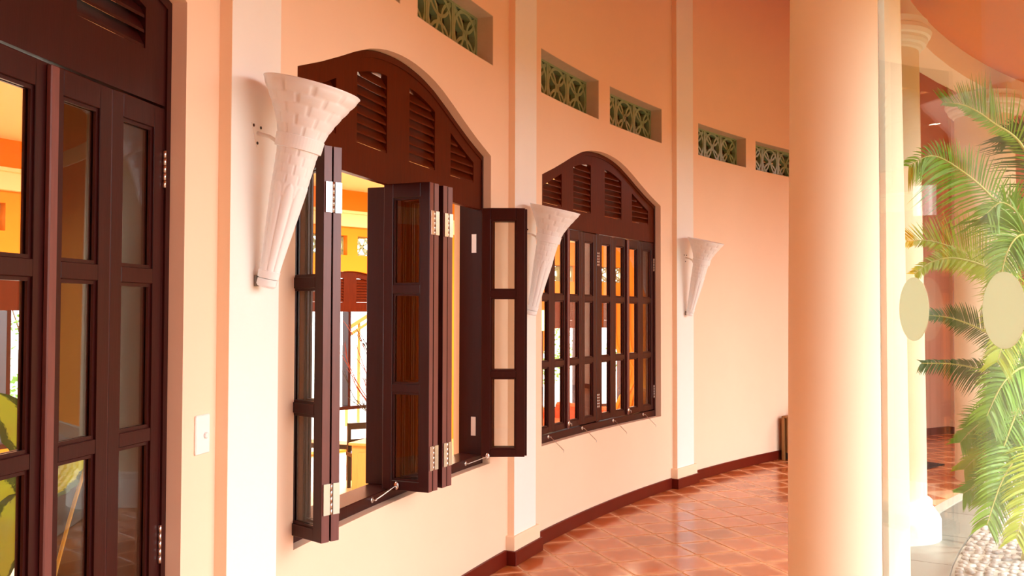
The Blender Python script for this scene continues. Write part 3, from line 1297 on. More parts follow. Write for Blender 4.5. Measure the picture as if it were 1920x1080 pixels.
# garden of the court, and the land outside the building
m = MB()
n = 64
for i in range(n):
    a, b = 2 * PI * i / n, 2 * PI * (i + 1) / n
    inside = -0.5 < ((a + PI) % (2 * PI)) - PI < 1.75 and -0.5 < ((b + PI) % (2 * PI)) - PI < 1.75
    m.face([PR(6.5, a, -0.03), PR(10.4, a, -0.03), PR(10.4, b, -0.03), PR(6.5, b, -0.03)])
    if not inside:
        m.face([PR(10.4, a, -0.03), PR(60, a, -0.03), PR(60, b, -0.03), PR(10.4, b, -0.03)])
struct(build(m, 'ground_court', M['earth']), 'brown earth of the court beyond the pebbles', 'ground')
m = MB()
for i in range(n):
    a, b = 2 * PI * i / n, 2 * PI * (i + 1) / n
    m.face([PR(0, a, -0.02), PR(6.5, a, -0.02), PR(6.5, b, -0.02)])
struct(build(m, 'lawn', M['lawn']), 'round green lawn in the middle of the court', 'lawn')
g2 = ring(21.1, 70, -0.5, 1.75, -0.75, 40, 'ground', M['gravel'])
struct(g2, 'pale sunlit ground outside the far windows of the room', 'ground')

# ------------------------------------------------------------------ columns, beam, ceiling and eave
RC = 11.985


def column(th, label, has_base=True, rc=RC, mt='column', bz=1.0):
    p = PR(rc, th, 0)
    c = thing('column', label, 'column', (p.x, p.y, 0), 0, 'round columns of the verandah')
    z0 = 0.27 * bz if has_base else 0.0
    m = MB()
    m.lathe([(0.284, z0 - 0.005), (0.282, 0.8), (0.276, 1.6), (0.266, 2.6), (0.257, 3.47)], 64, cap=True)
    smooth_by_angle(build(m, 'shaft', M[mt], c, local=True))
    if has_base:
        m = MB()
        m.lathe([(r_, z_ * bz) for r_, z_ in ((0.375, 0.0), (0.375, 0.135), (0.365, 0.16), (0.325, 0.215), (0.318, 0.222), (0.318, 0.262), (0.308, 0.272), (0.288, 0.276))], 64)
        smooth_by_angle(build(m, 'base', M['white'], c, local=True), 25)
    m = MB()
    m.lathe([(0.255, 3.465), (0.275, 3.475), (0.282, 3.495), (0.305, 3.505), (0.318, 3.53), (0.318, 3.55), (0.335, 3.56), (0.345, 3.59), (0.335, 3.62), (0.32, 3.63), (0.32, 3.675)], 64)
    smooth_by_angle(build(m, 'capital', M['white'], c, local=True), 25)
    return c


column(0.395, 'big round cream column standing in front of the curved wall', rc=11.955, bz=0.85)
column(0.588, 'white round column on a flared base seen through the glass', rc=12.03)
column(0.8215, 'peach shaded round column behind the palm', has_base=False)
column(-0.03, 'round column behind the viewer at the verandah edge')
beam = ring(11.86, 12.11, -0.21, T1, 3.95, 40, 'trim_8', M['column'], 0.27)
struct(beam, 'pale ring beam carried by the round columns', 'beam')
m = MB()
n = 60
for i in range(n):
    a, b = T0 + (T1 - T0) * i / n, T0 + (T1 - T0) * (i + 1) / n
    m.hexa([PR(12.11, a, 3.93), PR(12.11, b, 3.93), PR(14.0, b, 5.10), PR(14.0, a, 5.10), PR(12.11, a, 4.0), PR(12.11, b, 4.0), PR(14.0, b, 5.17), PR(14.0, a, 5.17)])
struct(build(m, 'ceiling', M['ceiling']), 'orange sloping ceiling of the verandah', 'ceiling')
m = MB()
for i in range(n):
    a, b = T0 + (T1 - T0) * i / n, T0 + (T1 - T0) * (i + 1) / n
    m.hexa([PR(10.45, a, 3.10), PR(10.45, b, 3.10), PR(11.86, b, 3.90), PR(11.86, a, 3.90), PR(10.45, a, 3.18), PR(10.45, b, 3.18), PR(11.86, b, 3.98), PR(11.86, a, 3.98)])
struct(build(m, 'roof', M['ceiling']), 'orange eave overhanging outside the columns', 'roof')

# ------------------------------------------------------------------ glass door beside the viewer
PHI, GD = math.radians(-1.2), 0.518
gt = Vector((math.sin(PHI), math.cos(PHI), 0))
gn = Vector((math.cos(PHI), -math.sin(PHI), 0))
gd = thing('glass_door', 'frameless glass door leaf with two cream oval stickers, beside the big column', 'door', gn * GD + gt * 0.30)


def gbox(a0, a1, o0, o1, z0, z1):
    m = MB()
    q = lambda a, o, z: gn * (GD + o) + gt * a + Vector((0, 0, z))
    m.hexa([q(a0, o0, z0), q(a1, o0, z0), q(a1, o1, z0), q(a0, o1, z0), q(a0, o0, z1), q(a1, o0, z1), q(a1, o1, z1), q(a0, o1, z1)])
    return m


GE = 1.205
build(gbox(0.27, GE, 0, 0.008, 0.02, 2.25), 'pane', M['door_glass'], gd)
build(gbox(GE + 0.0003, GE + 0.0028, 0, 0.008, 0.02, 2.25), 'polished_edge', M['glass_edge'], gd)
build(gbox(0.27, 0.41, -0.012, 0.02, 0.0, 0.06), 'floor_pivot', M['steel'], gd)
build(gbox(0.27, 0.41, -0.012, 0.02, 2.2, 2.26), 'top_patch', M['steel'], gd)
for a_, z_ in ((1.109, 1.586), (0.912, 1.584)):
    m = MB()
    n = 40
    fr_ = [gn * (GD - 0.0012) + gt * (a_ + 0.039 * math.cos(2 * PI * k / n)) + Vector((0, 0, z_ + 0.039 * math.sin(2 * PI * k / n))) for k in range(n)]
    bk = [p + gn * 0.0009 for p in fr_]
    m.face(fr_)
    m.face(bk[::-1])
    for k in range(n):
        m.face([fr_[k], fr_[(k + 1) % n], bk[(k + 1) % n], bk[k]])
    build(m, 'sticker', M['sticker'], gd)

# ------------------------------------------------------------------ wooden box by the wall, mat, planter
cp = PR(13.80, 0.8035, 0)
cr = thing('slatted_box', 'brown slatted wooden box standing at the wall beside the big column', 'box', (cp.x, cp.y, 0), math.atan2(tng(0.8).y, tng(0.8).x))
m = MB()
for x in (-0.13, 0.13):
    for y in (-0.13, 0.13):
        m.box(x - 0.015, x + 0.015, y - 0.015, y + 0.015, 0.0, 0.47)
build(m, 'corner_posts', M['crate'], cr, local=True, bevel=0.002)
m = MB()
m.box(-0.115, 0.115, -0.115, 0.115, 0.012, 0.08)
build(m, 'dark_plinth', M['dark'], cr, local=True)
m = MB()
m.box(-0.10, 0.10, -0.10, 0.10, 0.08, 0.45)
build(m, 'lining', M['dark'], cr, local=True)
m = MB()
m.box(-0.145, 0.145, -0.145, 0.145, 0.455, 0.475)
build(m, 'top_board', M['crate'], cr, local=True, bevel=0.003)
for k in range(3):
    x = -0.075 + 0.075 * k
    for y in (-0.125, 0.125):
        m = MB()
        m.box(x - 0.016, x + 0.016, y - 0.007, y + 0.007, 0.08, 0.455)
        build(m, 'slat', M['crate'], cr, local=True)
        m = MB()
        m.box(y - 0.007, y + 0.007, x - 0.016, x + 0.016, 0.08, 0.455)
        build(m, 'slat', M['crate'], cr, local=True)
tm_ = Matrix.Translation((cp.x + 0.03, cp.y, 0.475))
sh = thing('seashell', 'small pinkish shell on a dark stand on top of the slatted box', 'ornament', (cp.x + 0.045, cp.y + 0.01, 0.475))
m = MB()
m.lathe([(0.075, 0.0), (0.07, 0.012), (0.035, 0.03), (0.02, 0.045)], 24)
smooth_by_angle(build(m, 'stand', M['dark'], sh, local=True))
m = MB()
m.lathe([(0.012, 0.043), (0.028, 0.06), (0.034, 0.08), (0.026, 0.10), (0.03, 0.115), (0.012, 0.15), (0.003, 0.165)], 20)
build(m, 'shell', M['wall'], sh, local=True, smooth=True)
m = MB()
m.arcbox(11.72, 12.16, -1.37, -1.12, 0.0015, 0.012)
tag(build(m, 'floor_mat', M['mat']), 'black mat on the floor behind the white column', 'mat')

pp = Vector((4.34, 8.27, 0))
pl = thing('planter', 'low round white planter at the foot of the peach column', 'planter', (pp.x, pp.y, 0))
m = MB()
m.lathe([(0.155, 0.0), (0.175, 0.02), (0.175, 0.15), (0.16, 0.165), (0.14, 0.165), (0.13, 0.13)], 48)
smooth_by_angle(build(m, 'rim', M['white'], pl, local=True), 30)
m = MB()
m.lathe([(0.13, 0.10), (0.13, 0.135), (0.08, 0.145), (0.01, 0.148)], 24)
build(m, 'soil', M['bark'], pl, local=True)

# ------------------------------------------------------------------ areca palm behind the glass


def bez(pts, n):
    """a smooth curve through the points"""
    out = []
    P = [pts[0]] + list(pts) + [pts[-1]]
    seg = len(pts) - 1
    for i in range(seg):
        p0, p1, p2, p3 = P[i], P[i + 1], P[i + 2], P[i + 3]
        k = n // seg
        for j in range(k):
            t = j / k
            out.append(0.5 * ((2 * p1) + (p2 - p0) * t + (2 * p0 - 5 * p1 + 4 * p2 - p3) * t * t + (3 * p1 - p0 - 3 * p2 + p3) * t ** 3))
    out.append(pts[-1].copy())
    return out


def frond(parent, pts, ln, material, up_l=1.0, dn_l=1.0, droop=0.35, lean=0.55, start=0.12, count=44, width=0.0145, seed=1):
    """rachis through pts from its base, with leaflets on both sides"""
    rr = random.Random(seed)
    cur = bez([Vector(p) for p in pts], 48)
    L = len(cur)
    m = MB()
    m.tube(cur, [0.011 * (1 - 0.8 * i / L) for i in range(L)], 5)
    ra = build(m, 'rachis', M['rachis'], None, smooth=True)
    m = MB()
    for k in range(count):
        t = start + (1 - start) * (k + rr.uniform(-0.2, 0.2)) / count
        t = max(0.0, min(1.0, t))
        i = min(L - 2, int(t * (L - 1)))
        p = cur[i].lerp(cur[i + 1], t * (L - 1) - i)
        tg = (cur[i + 1] - cur[max(0, i - 1)]).normalized()
        view = Vector((-0.45, -0.9, 0.15)).normalized()
        side = tg.cross(view).normalized()
        if side.z < 0:
            side = -side
        env = (0.45 + 0.55 * math.sin(min(1, (t - start) / (1 - start) * 1.15 + 0.12) * PI)) if t < 0.92 else 0.42
        for sg, lf in ((1, up_l), (-1, dn_l)):
            if lf <= 0:
                continue
            ll = ln * env * lf * rr.uniform(0.85, 1.1)
            d = (side * sg + tg * (lean + 0.5 * t) + view * rr.uniform(-0.1, 0.45)).normalized()
            wv = tg.lerp(view, rr.uniform(0.1, 0.5)).normalized()
            wv = (wv - d * wv.dot(d)).normalized()
            q = p.copy()
            prev = None
            for j in range(5):
                f = j / 4
                w = width * (0.55, 1.0, 0.9, 0.6, 0.06)[j] / 2
                row = (q - wv * w, q + wv * w)
                if prev:
                    m.face([prev[0], prev[1], row[1], row[0]])
                prev = row
                dd = (d + Vector((0, 0, -1)) * droop * f * 1.4).normalized()
                q = q + dd * ll / 4
    me = m.mesh('frond', material)
    o = obj('frond', me, parent)
    put(ra, o)
    return o


base = Vector((3.42, 5.95, -0.01))
palm = thing('areca_palm', 'feathery green areca palm growing beside the stone path', 'palm', base)
crowns = [at(1952, 560, 5.75), at(1975, 640, 5.6), at(1960, 760, 5.5), at(1990, 480, 6.0)]
for k, c in enumerate(crowns):
    b0 = base + Vector((0.10 * math.cos(k * 1.7), 0.10 * math.sin(k * 1.7), 0))
    m = MB()
    mid = b0.lerp(c, 0.5) + Vector((0.05, 0.03, 0.1))
    m.tube(bez([b0, mid, c], 14), [0.032 - 0.0015 * i for i in range(15)], 8)
    build(m, 'stem', M['rachis'], palm, smooth=True)
A, B_, C_, D_ = crowns
F = [
    ([D_, at(1925, 288, 5.8), at(1859, 228, 5.7), at(1812, 199, 5.65), at(1768, 192, 5.6)], 0.30, 'frond', 1.0, 0.35, -0.05),
    ([A, at(1908, 436, 5.6), at(1855, 365, 5.5), at(1800, 318, 5.45), at(1748, 292, 5.4), at(1703, 312, 5.35)], 0.42, 'frond', 0.55, 1.0, 0.55),
    ([A, at(1890, 530, 5.7), at(1850, 500, 5.65), at(1800, 470, 5.6), at(1745, 452, 5.55), at(1700, 452, 5.5)], 0.28, 'frond_yellow', 1.15, 0.6, 0.05),
    ([A, at(1895, 525, 5.55), at(1850, 500, 5.5), at(1790, 484, 5.45), at(1745, 492, 5.4), at(1714, 514, 5.35)], 0.19, 'frond_yellow', 0.7, 0.8, 0.25),
    ([B_, at(1900, 650, 5.6), at(1840, 618, 5.5), at(1785, 597, 5.45), at(1738, 591, 5.4)], 0.18, 'frond_dark', 1.0, 0.8, 0.2),
    ([B_, at(1905, 715, 5.5), at(1850, 696, 5.4), at(1790, 683, 5.35), at(1728, 681, 5.3)], 0.20, 'frond_dark', 0.5, 1.1, 0.55),
    ([C_, at(1915, 770, 5.45), at(1870, 780, 5.4), at(1830, 800, 5.35), at(1800, 830, 5.3)], 0.26, 'frond', 0.8, 1.0, 0.4),
    ([C_, at(1925, 830, 5.4), at(1880, 830, 5.35), at(1840, 850, 5.3), at(1808, 880, 5.3)], 0.26, 'frond_yellow', 0.8, 1.0, 0.4),
    ([C_, at(1935, 880, 5.4), at(1890, 885, 5.3), at(1845, 902, 5.25), at(1806, 925, 5.2)], 0.28, 'frond', 0.7, 1.0, 0.45),
    ([A, at(1935, 470, 5.3), at(1915, 410, 5.2), at(1880, 380, 5.15), at(1850, 400, 5.1)], 0.45, 'frond', 0.6, 1.0, 0.6),
    ([B_, at(1945, 600, 5.3), at(1918, 640, 5.2), at(1890, 720, 5.15), at(1860, 800, 5.1)], 0.34, 'frond', 0.9, 0.9, 0.4),
    ([D_, at(1970, 330, 6.2), at(1930, 250, 6.4), at(1890, 250, 6.6)], 0.40, 'frond_dark', 0.8, 1.0, 0.5),
    ([B_, at(1960, 690, 5.3), at(1925, 730, 5.2), at(1885, 830, 5.1), at(1850, 940, 5.1)], 0.36, 'frond', 0.9, 0.9, 0.4),
    ([C_, at(1940, 700, 5.2), at(1915, 690, 5.1), at(1880, 720, 5.0), at(1850, 780, 4.95)], 0.34, 'frond', 0.9, 1.0, 0.5),
    ([C_, at(1950, 800, 5.2), at(1920, 840, 5.1), at(1880, 900, 5.0), at(1850, 985, 4.95)], 0.34, 'frond', 0.9, 1.0, 0.5),
    ([B_, at(1950, 560, 5.2), at(1925, 560, 5.1), at(1895, 600, 5.0), at(1870, 680, 4.95)], 0.34, 'frond_yellow', 0.9, 1.0, 0.5),
    ([C_, at(1990, 800, 5.2), at(1960, 860, 5.0), at(1930, 930, 4.9), at(1905, 1010, 4.85)], 0.32, 'frond_yellow', 0.9, 1.0, 0.5),
    ([A, at(1950, 480, 5.2), at(1920, 440, 5.1), at(1890, 470, 5.0), at(1868, 560, 4.95)], 0.34, 'frond', 0.9, 1.0, 0.5),
    ([A, at(1990, 500, 5.3), at(2050, 430, 5.2), at(2120, 440, 5.1)], 0.4, 'frond', 0.8, 1.0, 0.5),
    ([B_, at(2010, 600, 5.3), at(2080, 600, 5.2), at(2150, 680, 5.1)], 0.4, 'frond', 0.8, 1.0, 0.5),
    ([D_, at(2040, 330, 6.0), at(2090, 260, 6.1), at(2150, 270, 6.2)], 0.4, 'frond', 0.8, 1.0, 0.5),
]
for k, (pts_, ln, mt, ul, dl, dr) in enumerate(F):
    frond(palm, pts_, ln, M[mt], ul, dl, dr, seed=k + 3, count=56)

# ------------------------------------------------------------------ shrubs of the garden


def shrub(x, y, z, r, h, label, n=1500, seed=1):
    rr = random.Random(seed)
    s = thing('garden_shrub', label, 'shrub', (x, y, z), 0, 'green shrubs of the garden')
    m = MB()
    for k in range(n):
        a, b, q = rr.uniform(0, 2 * PI), rr.uniform(-1, 1), rr.uniform(0.5, 1) ** 0.5
        cb = math.sqrt(1 - b * b)
        p = Vector((x + r * q * cb * math.cos(a), y + r * q * cb * math.sin(a), z + h * 0.55 + h * 0.45 * q * b))
        d = Vector((rr.uniform(-1, 1), rr.uniform(-1, 1), rr.uniform(-0.6, 0.6))).normalized()
        e = d.cross(Vector((rr.uniform(-1, 1), rr.uniform(-1, 1), 1))).normalized()
        l, w = rr.uniform(0.06, 0.13), rr.uniform(0.025, 0.05)
        m.face([p, p + d * l * 0.5 + e * w, p + d * l, p + d * l * 0.5 - e * w])
    build(m, 'foliage', M['leafy'], s)
    m = MB()
    for k in range(4):
        a = k * 1.6
        m.tube([(x + 0.05 * math.cos(a), y + 0.05 * math.sin(a), z), (x + r * 0.3 * math.cos(a), y + r * 0.3 * math.sin(a), z + h * 0.5), (x + r * 0.5 * math.cos(a), y + r * 0.5 * math.sin(a), z + h * 0.8)], [0.03, 0.02, 0.008], 6)
    build(m, 'stem', M['bark'], s)
    return s


for k, (x, y, z, r, h, lb) in enumerate((
        (13.5, 5.5, -0.03, 1.1, 1.7, 'broad shrub of the court opposite the dark door'),
        (10.6, 9.4, -0.03, 1.0, 1.5, 'rounded shrub of the court behind the palm'),
        (14.2, 1.6, -0.03, 1.5, 3.0, 'tallest shrub in the middle of the court'),
        (9.5, -7.5, -0.03, 1.2, 1.9, 'shrub of the court nearest the entrance'),
        (-7.8, 15.6, -0.75, 1.6, 3.2, 'bright shrub outside, seen through the dark door glass'),
        (-10.4, 12.0, -0.75, 1.3, 2.6, 'leafy shrub outside the far window, farthest to the near side'),
        (0.2, 22.9, -0.75, 1.5, 3.0, 'sunlit shrub outside, seen through the closed window'),
        (4.0, 24.2, -0.75, 1.5, 2.6, 'second sunlit shrub outside behind the closed window'))):
    shrub(x, y, z, r, h, lb, 1600, k)

# ------------------------------------------------------------------ the room behind the wall
RB = 21.0
BS = [10.75, 15.95, 20.95]
BDZ = [-0.62, -0.62, -0.92]
bops = []
for c, dz in zip(BS, BDZ):
    bops.append((c - HW, c + HW, (SILL if c != BS[1] else 0.05) + dz, (lambda s, c=c, dz=dz: arch(s - c) + dz), c))
    for a in (-1.1, 0.1):
        bops.append((c + a, c + a + 1.0, VB + dz, (lambda s, dz=dz: VT + dz), None))
wb = wall_arc('wall_back', bops, -1.5, 31.0, -0.66, 3.6, 0.22, M['orange'], RB, 0.25)
struct(wb, 'vivid orange far wall of the room behind the windows', 'wall')
WLB = ('dark arched window of the room beyond the left door', 'dark arched window of the room beyond the open window', 'dark arched window of the room beyond the closed window')
VLB = [('near vent of the room wall beyond the left door', 'far vent of the room wall beyond the left door'),
       ('near vent on the orange room wall beyond the open window', 'far vent on the orange room wall beyond the open window'),
       ('near vent of the room wall beyond the closed window', 'far vent of the room wall beyond the closed window')]
for k, (c, dz) in enumerate(zip(BS, BDZ)):
    w = struct_empty('window_%d' % (k + 3), W(c, 0.1, SILL + dz, RB), WLB[k], 'window')
    make_frame(w, c, RB, dz, slat_parts=False)
    for a, lb in zip((-1.1, 0.1), VLB[k]):
        vent(c + a, c + a + 1.0, lb, RB, dz, 0.10, False)
fi = ring(14.255, 21.1, -0.11, 1.50, -0.60, 40, 'floor_inside', M['in_floor'], 0.06)
struct(fi, 'cream polished floor of the sunken room', 'floor')
ci = ring(14.255, 21.1, -0.11, 1.50, 3.56, 40, 'ceiling_inside', M['in_ceiling'], 0.05)
struct(ci, 'pale ceiling of the room behind the windows', 'ceiling')
m = MB()
m.arcbox(-1.4, 30.5, -0.10, -0.001, 2.93, 3.13, RB, 0.5)
m.arcbox(-1.4, 30.5, -0.16, -0.001, 3.13, 3.17, RB, 0.5)
struct(build(m, 'trim_9', M['cream_in']), 'cream cornice along the orange wall of the room', 'cornice')
for nm, th in (('wall_near_end', -0.105), ('wall_far_end', 1.48)):
    m = MB()
    a, b = th, th + 0.01
    m.hexa([PR(14.26, a, -0.6), PR(14.26, b, -0.6), PR(20.99, b, -0.6), PR(20.99, a, -0.6), PR(14.26, a, 3.5), PR(14.26, b, 3.5), PR(20.99, b, 3.5), PR(20.99, a, 3.5)])
    struct(build(m, nm, M['orange']), 'orange end wall of the room, ' + ('near end' if th < 0 else 'far end'), 'wall')

# dark box added behind the vents so that their holes look dark
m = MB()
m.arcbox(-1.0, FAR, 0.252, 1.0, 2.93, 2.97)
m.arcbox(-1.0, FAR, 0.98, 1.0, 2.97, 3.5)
struct(build(m, 'trim_10', M['dark']), 'dark bulkhead added behind the vents to darken their holes', 'bulkhead')
# unseen wall added to keep sky light off the far verandah
m = MB()
for k in range(12):
    a, b = 0.945 + 0.043 * k, 0.945 + 0.043 * (k + 1)
    m.hexa([PR(11.89, a, 0.007), PR(11.89, b, 0.007), PR(12.08, b, 0.007), PR(12.08, a, 0.007), PR(11.89, a, 3.68), PR(11.89, b, 3.68), PR(12.08, b, 3.68), PR(12.08, a, 3.68)])
struct(build(m, 'wall_light_block', M['orange']), 'orange wall added on the court side to darken the far verandah', 'wall')
# hall wall behind the viewer
m = MB()
m.box(-1.4, 2.9, -1.75, -1.6, 0.0, 5.2)
struct(build(m, 'wall_behind', M['orange']), 'orange hall wall behind the viewer', 'wall')

# unseen orange wing added across the court to shape light and reflections
m = MB()
for k in range(8):
    a0, a1 = math.radians(20 + 8 * k), math.radians(20 + 8 * (k + 1))
    q = lambda a, r: Vector((2 + r * math.sin(a), 2 + r * math.cos(a), -0.05))
    h = Vector((0, 0, 4.2))
    m.hexa([q(a0, 15), q(a1, 15), q(a1, 15.3), q(a0, 15.3), q(a0, 15) + h, q(a1, 15) + h, q(a1, 15.3) + h, q(a0, 15.3) + h])
struct(build(m, 'wall_added_wing', M['orange']), 'orange curved wing added across the court for its reflections and bounce', 'wall')

ZF = -0.60
# low white table near the far window
p = at(668, 800, 12.4)
tb = thing('low_table', 'low white-topped table on dark legs in the room behind the open window', 'table', (p.x - 0.2, p.y, ZF), -0.3)
m = MB()
m.box(-0.75, 0.42, -0.5, 0.9, 0.47, 0.52)
build(m, 'table_top', M['table'], tb, local=True, bevel=0.006)
m = MB()
m.box(-0.70, 0.37, -0.45, 0.85, 0.40, 0.47)
build(m, 'apron', M['dark'], tb, local=True)
for x in (-0.68, 0.30):
    for y in (-0.43, 0.78):
        m = MB()
        m.box(x, x + 0.07, y, y + 0.07, 0, 0.40)
        build(m, 'leg', M['dark'], tb, local=True)
# dark chair and honey cabinet
p = at(694, 880, 11.3)
ch = thing('wooden_chair', 'dark square-framed wooden chair beyond the low white table', 'chair', (p.x, p.y, ZF), 0.5)
for x in (-0.22, 0.19):
    for y in (-0.2, 0.2):
        m = MB()
        m.box(x, x + 0.04, y, y + 0.04, 0, 0.80 if y > 0 else 0.44)
        build(m, 'leg', M['dark'], ch, local=True)
m = MB()
m.box(-0.23, 0.24, -0.21, 0.25, 0.40, 0.45)
build(m, 'seat', M['dark'], ch, local=True, bevel=0.005)
m = MB()
m.box(-0.22, 0.23, 0.205, 0.235, 0.72, 0.80)
m.box(-0.22, 0.23, 0.205, 0.235, 0.56, 0.60)
build(m, 'backrest', M['dark'], ch, local=True)
p = at(698, 918, 10.6)
cb = thing('side_cabinet', 'honey coloured wooden side cabinet with a framed panel behind the open window', 'cabinet', (p.x + 0.1, p.y, ZF), -0.35)
m = MB()
m.box(-0.26, 0.30, -0.22, 0.22, 0, 0.66)
build(m, 'body', M['cabinet'], cb, local=True, bevel=0.004)
m = MB()
m.box(-0.18, 0.22, -0.232, -0.22, 0.08, 0.58)
build(m, 'door_panel', M['cabinet'], cb, local=True, bevel=0.003)
m = MB()
m.box(-0.29, 0.33, -0.25, 0.25, 0.66, 0.69)
build(m, 'top', M['cabinet'], cb, local=True, bevel=0.004)
# vase of twigs standing on the cabinet
v0 = Vector((p.x + 0.12, p.y, ZF + 0.69))
vs = thing('twig_vase', 'dark vase of tall red and brown bare twigs behind the open window', 'vase', v0)
m = MB()
m.lathe([(0.06, 0.0), (0.09, 0.05), (0.10, 0.12), (0.06, 0.22), (0.045, 0.26), (0.055, 0.28)], 24)
build(m, 'vase', M['dark'], vs, smooth=True, local=True)
rr = random.Random(11)
root = v0 + Vector((0, 0, 0.24))
for k in range(16):
    tgt = at(rr.uniform(644, 716), rr.uniform(600, 760), p.y + rr.uniform(-0.3, 0.3))
    md = root.lerp(tgt, 0.5) + Vector((rr.uniform(-0.1, 0.1), rr.uniform(-0.1, 0.1), rr.uniform(-0.06, 0.05)))
    m = MB()
    c_ = bez([root, md, tgt], 12)
    m.tube(c_, [0.008 - 0.0005 * i for i in range(len(c_))], 5)
    for q in range(3):
        i = rr.randint(4, len(c_) - 3)
        e = c_[i] + (c_[i + 1] - c_[i]).normalized() * rr.uniform(0.1, 0.2) + Vector((rr.uniform(-0.1, 0.1), rr.uniform(-0.1, 0.1), rr.uniform(0, 0.1)))
        m.tube([c_[i], c_[i].lerp(e, 0.5) + Vector((0, 0, 0.01)), e], [0.0045, 0.0035, 0.002], 4)
    build(m, 'twig', M['twig'] if k % 2 else M['twig_dark'], vs)
# slanting railing outside the far window
rl = thing('garden_railing', 'brown garden railing with a slanting top rail outside the far window', 'railing', at(676, 640, 16.5) * 1.0)
rl.location.z = -0.75
P0, P1 = at(651, 616, 16.3), at(716, 574, 16.9)
m = MB()
m.bar(P0, P1, 0.06, 0.07)
build(m, 'top_rail', M['cabinet'], rl)
m = MB()
a_ = P0.copy()
b_ = P1.copy()
a_.z -= 0.14
b_.z -= 0.14
m.bar(a_, b_, 0.04, 0.05)
build(m, 'lower_rail', M['cabinet'], rl)
for k in range(4):
    q = P0.lerp(P1, k / 3)
    m = MB()
    m.bar((q.x, q.y, -0.75), (q.x, q.y, q.z), 0.05 if k == 0 else 0.03, 0.05)
    build(m, 'post', M['cabinet'], rl)
# floor lamp, sofa and curtains seen through the closed window
p = at(1017, 600, 13.0)
fl = thing('floor_lamp', 'lit floor lamp with a cream shade behind the closed window', 'lamp', (p.x, p.y, ZF))
m = MB()
m.lathe([(0.14, 0), (0.14, 0.02), (0.03, 0.035)], 24)
build(m, 'base', M['dark'], fl, local=True)
m = MB()
m.tube([(0, 0, 0.03), (0, 0, 2.0)], 0.012, 8)
build(m, 'pole', M['dark'], fl, local=True)
m = MB()
m.lathe([(0.19, 1.93), (0.11, 2.22)], 32, cap=False)
build(m, 'shade', M['lamp'], fl, local=True, smooth=True)
p = at(1062, 800, 15.0)
sf = thing('red_sofa', 'red upholstered sofa in the room behind the closed window', 'sofa', (p.x, p.y, ZF), -0.9)
for nm, bx in (('seat', (-0.6, 0.6, -0.4, 0.25, 0.1, 0.40)), ('backrest', (-0.6, 0.6, 0.25, 0.43, 0.1, 0.66)), ('armrest', (-0.74, -0.6, -0.4, 0.43, 0.1, 0.54)), ('armrest', (0.6, 0.74, -0.4, 0.43, 0.1, 0.54))):
    m = MB()
    m.box(*bx)
    build(m, nm, M['sofa'], sf, local=True, bevel=0.04)
for x in (-0.72, 0.66):
    for y in (-0.35, 0.36):
        m = MB()
        m.box(x, x + 0.06, y, y + 0.06, 0, 0.10)
        build(m, 'leg', M['dark'], sf, local=True)
for k, (s0, s1, lb) in enumerate(((19.35, 20.05, 'orange curtain gathered at the near side of the far window'), (21.65, 22.6, 'orange curtain gathered at the far side of the far window'))):
    m = MB()
    n = 60
    rows = 10
    for j in range(rows):
        za, zb = 1.95 - 2.5 * j / rows, 1.95 - 2.5 * (j + 1) / rows
        for i in range(n):
            def pt(i, z):
                f = i / n
                pin = 1 - 0.45 * math.exp(-((z - 0.35) / 0.4) ** 2)
                c = s0 if k == 0 else s1
                s = c + ((s0 + (s1 - s0) * f) - c) * pin
                return W(s, -0.12 - 0.035 * math.sin(f * 34), z, RB)
            m.face([pt(i, za), pt(i + 1, za), pt(i + 1, zb), pt(i, zb)])
    o = build(m, 'curtain', M['curtain'], None, smooth=True)
    tag(o, lb, 'curtain')
    so = o.modifiers.new('cloth', 'SOLIDIFY')
    so.thickness = 0.004
# dark panels added behind the door glass to make its panes dark
sp_ = thing('backing_screen', 'dark screen added inside to darken the left door panes', 'screen', Vector((-1.93, 4.34, ZF)))
for k, (pa, pb) in enumerate(((at(84, 587, 4.3), at(190, 587, 4.42)), (at(190, 587, 4.42), at(300, 587, 4.3)))):
    m = MB()
    pa, pb = Vector((pa.x, pa.y, 0)), Vector((pb.x, pb.y, 0))
    m.hexa([pa + Vector((0, 0, ZF)), pb + Vector((0, 0, ZF)), pb + Vector((0.02, 0.02, ZF)), pa + Vector((0.02, 0.02, ZF)),
            pa + Vector((0, 0, 2.75)), pb + Vector((0, 0, 2.75)), pb + Vector((0.02, 0.02, 2.75)), pa + Vector((0.02, 0.02, 2.75))])
    build(m, 'backing_panel', M['dark'], sp_)

# ------------------------------------------------------------------ big-leaved plant in the room behind the door glass


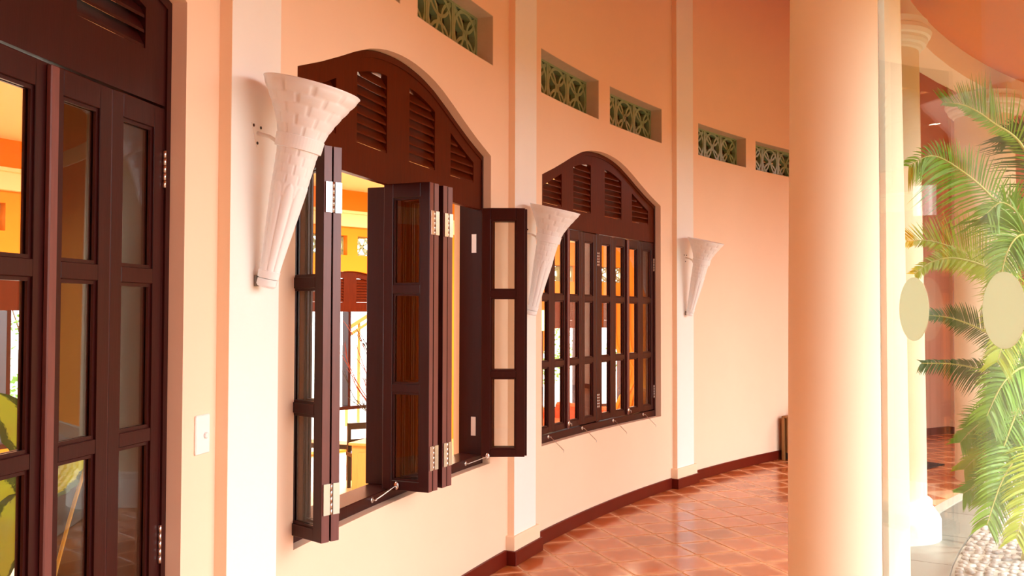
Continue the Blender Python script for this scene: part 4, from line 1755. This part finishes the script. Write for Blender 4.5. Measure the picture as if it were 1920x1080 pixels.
def big_leaf(parent, root, tip, width, bend, roll, stalk_from):
    m = MB()
    m.tube(bez([stalk_from, stalk_from.lerp(root, 0.6) + Vector((0, 0, 0.03)), root], 8), 0.007, 6)
    st = build(m, 'stalk', M['rachis'], None, smooth=True)
    ax = tip - root
    L = ax.length
    d = ax.normalized()
    sd_ = d.cross((root - Vector((0, 0, EYE))).normalized()).normalized()
    up = sd_.cross(d)
    sd_, up = sd_ * math.cos(roll) + up * math.sin(roll), up * math.cos(roll) - sd_ * math.sin(roll)
    vs_, fs, uvs = [], [], []
    nu, nv = 8, 14
    for j in range(nv + 1):
        t = j / nv
        w = width * (math.sin(PI * min(1, t ** 0.75)) ** 0.8 + 0.001)
        for i in range(nu + 1):
            u = i / nu * 2 - 1
            vs_.append(root + d * L * t + sd_ * u * w / 2 + up * (bend * math.sin(t * PI) - abs(u) * -0.12 * w + 0.01 * math.sin(t * 25) * abs(u)))
            uvs.append((abs(u), t * 2))
    for j in range(nv):
        for i in range(nu):
            a = j * (nu + 1) + i
            fs.append([a, a + 1, a + nu + 2, a + nu + 1])
    me = bpy.data.meshes.new('leaf')
    me.from_pydata([tuple(v) for v in vs_], [], fs)
    ul = me.uv_layers.new(name='UVMap')
    for lp in me.loops:
        ul.data[lp.index].uv = uvs[lp.vertex_index]
    for p_ in me.polygons:
        p_.use_smooth = True
    me.materials.append(M['dieff'])
    o = obj('leaf', me, parent)
    put(st, o)


db = Vector((-1.62, 3.12, ZF))
dp = thing('variegated_plant', 'big-leaved yellow and dark green plant inside behind the left door glass', 'plant', db)
m = MB()
m.lathe([(0.15, 0), (0.20, 0.25), (0.21, 0.34), (0.18, 0.34), (0.17, 0.28)], 32)
build(m, 'pot', M['ceramic'], dp, smooth=True, local=True)
m = MB()
m.tube([db + Vector((0, 0, 0.25)), db + Vector((0.02, 0, 0.7)), db + Vector((0.0, 0.0, 1.15))], [0.03, 0.026, 0.02], 8)
build(m, 'stem', M['rachis'], dp, smooth=True)
top_ = db + Vector((0, 0, 1.1))
for (r0, t0, w_, b_, ro) in (
        (at(170, 845, 3.2), at(96, 935, 3.05), 0.12, 0.03, 0.4),
        (at(70, 880, 3.15), at(-20, 730, 3.1), 0.16, 0.03, 0.5),
        (at(50, 920, 3.1), at(5, 1090, 3.0), 0.17, 0.03, 0.4),
        (at(20, 960, 3.2), at(-60, 900, 3.1), 0.18, 0.03, 0.6),
        (at(75, 800, 3.25), at(40, 700, 3.25), 0.12, 0.02, 0.6)):
    big_leaf(dp, r0, t0, w_, b_, ro, top_ + Vector((0, 0, -0.1)))
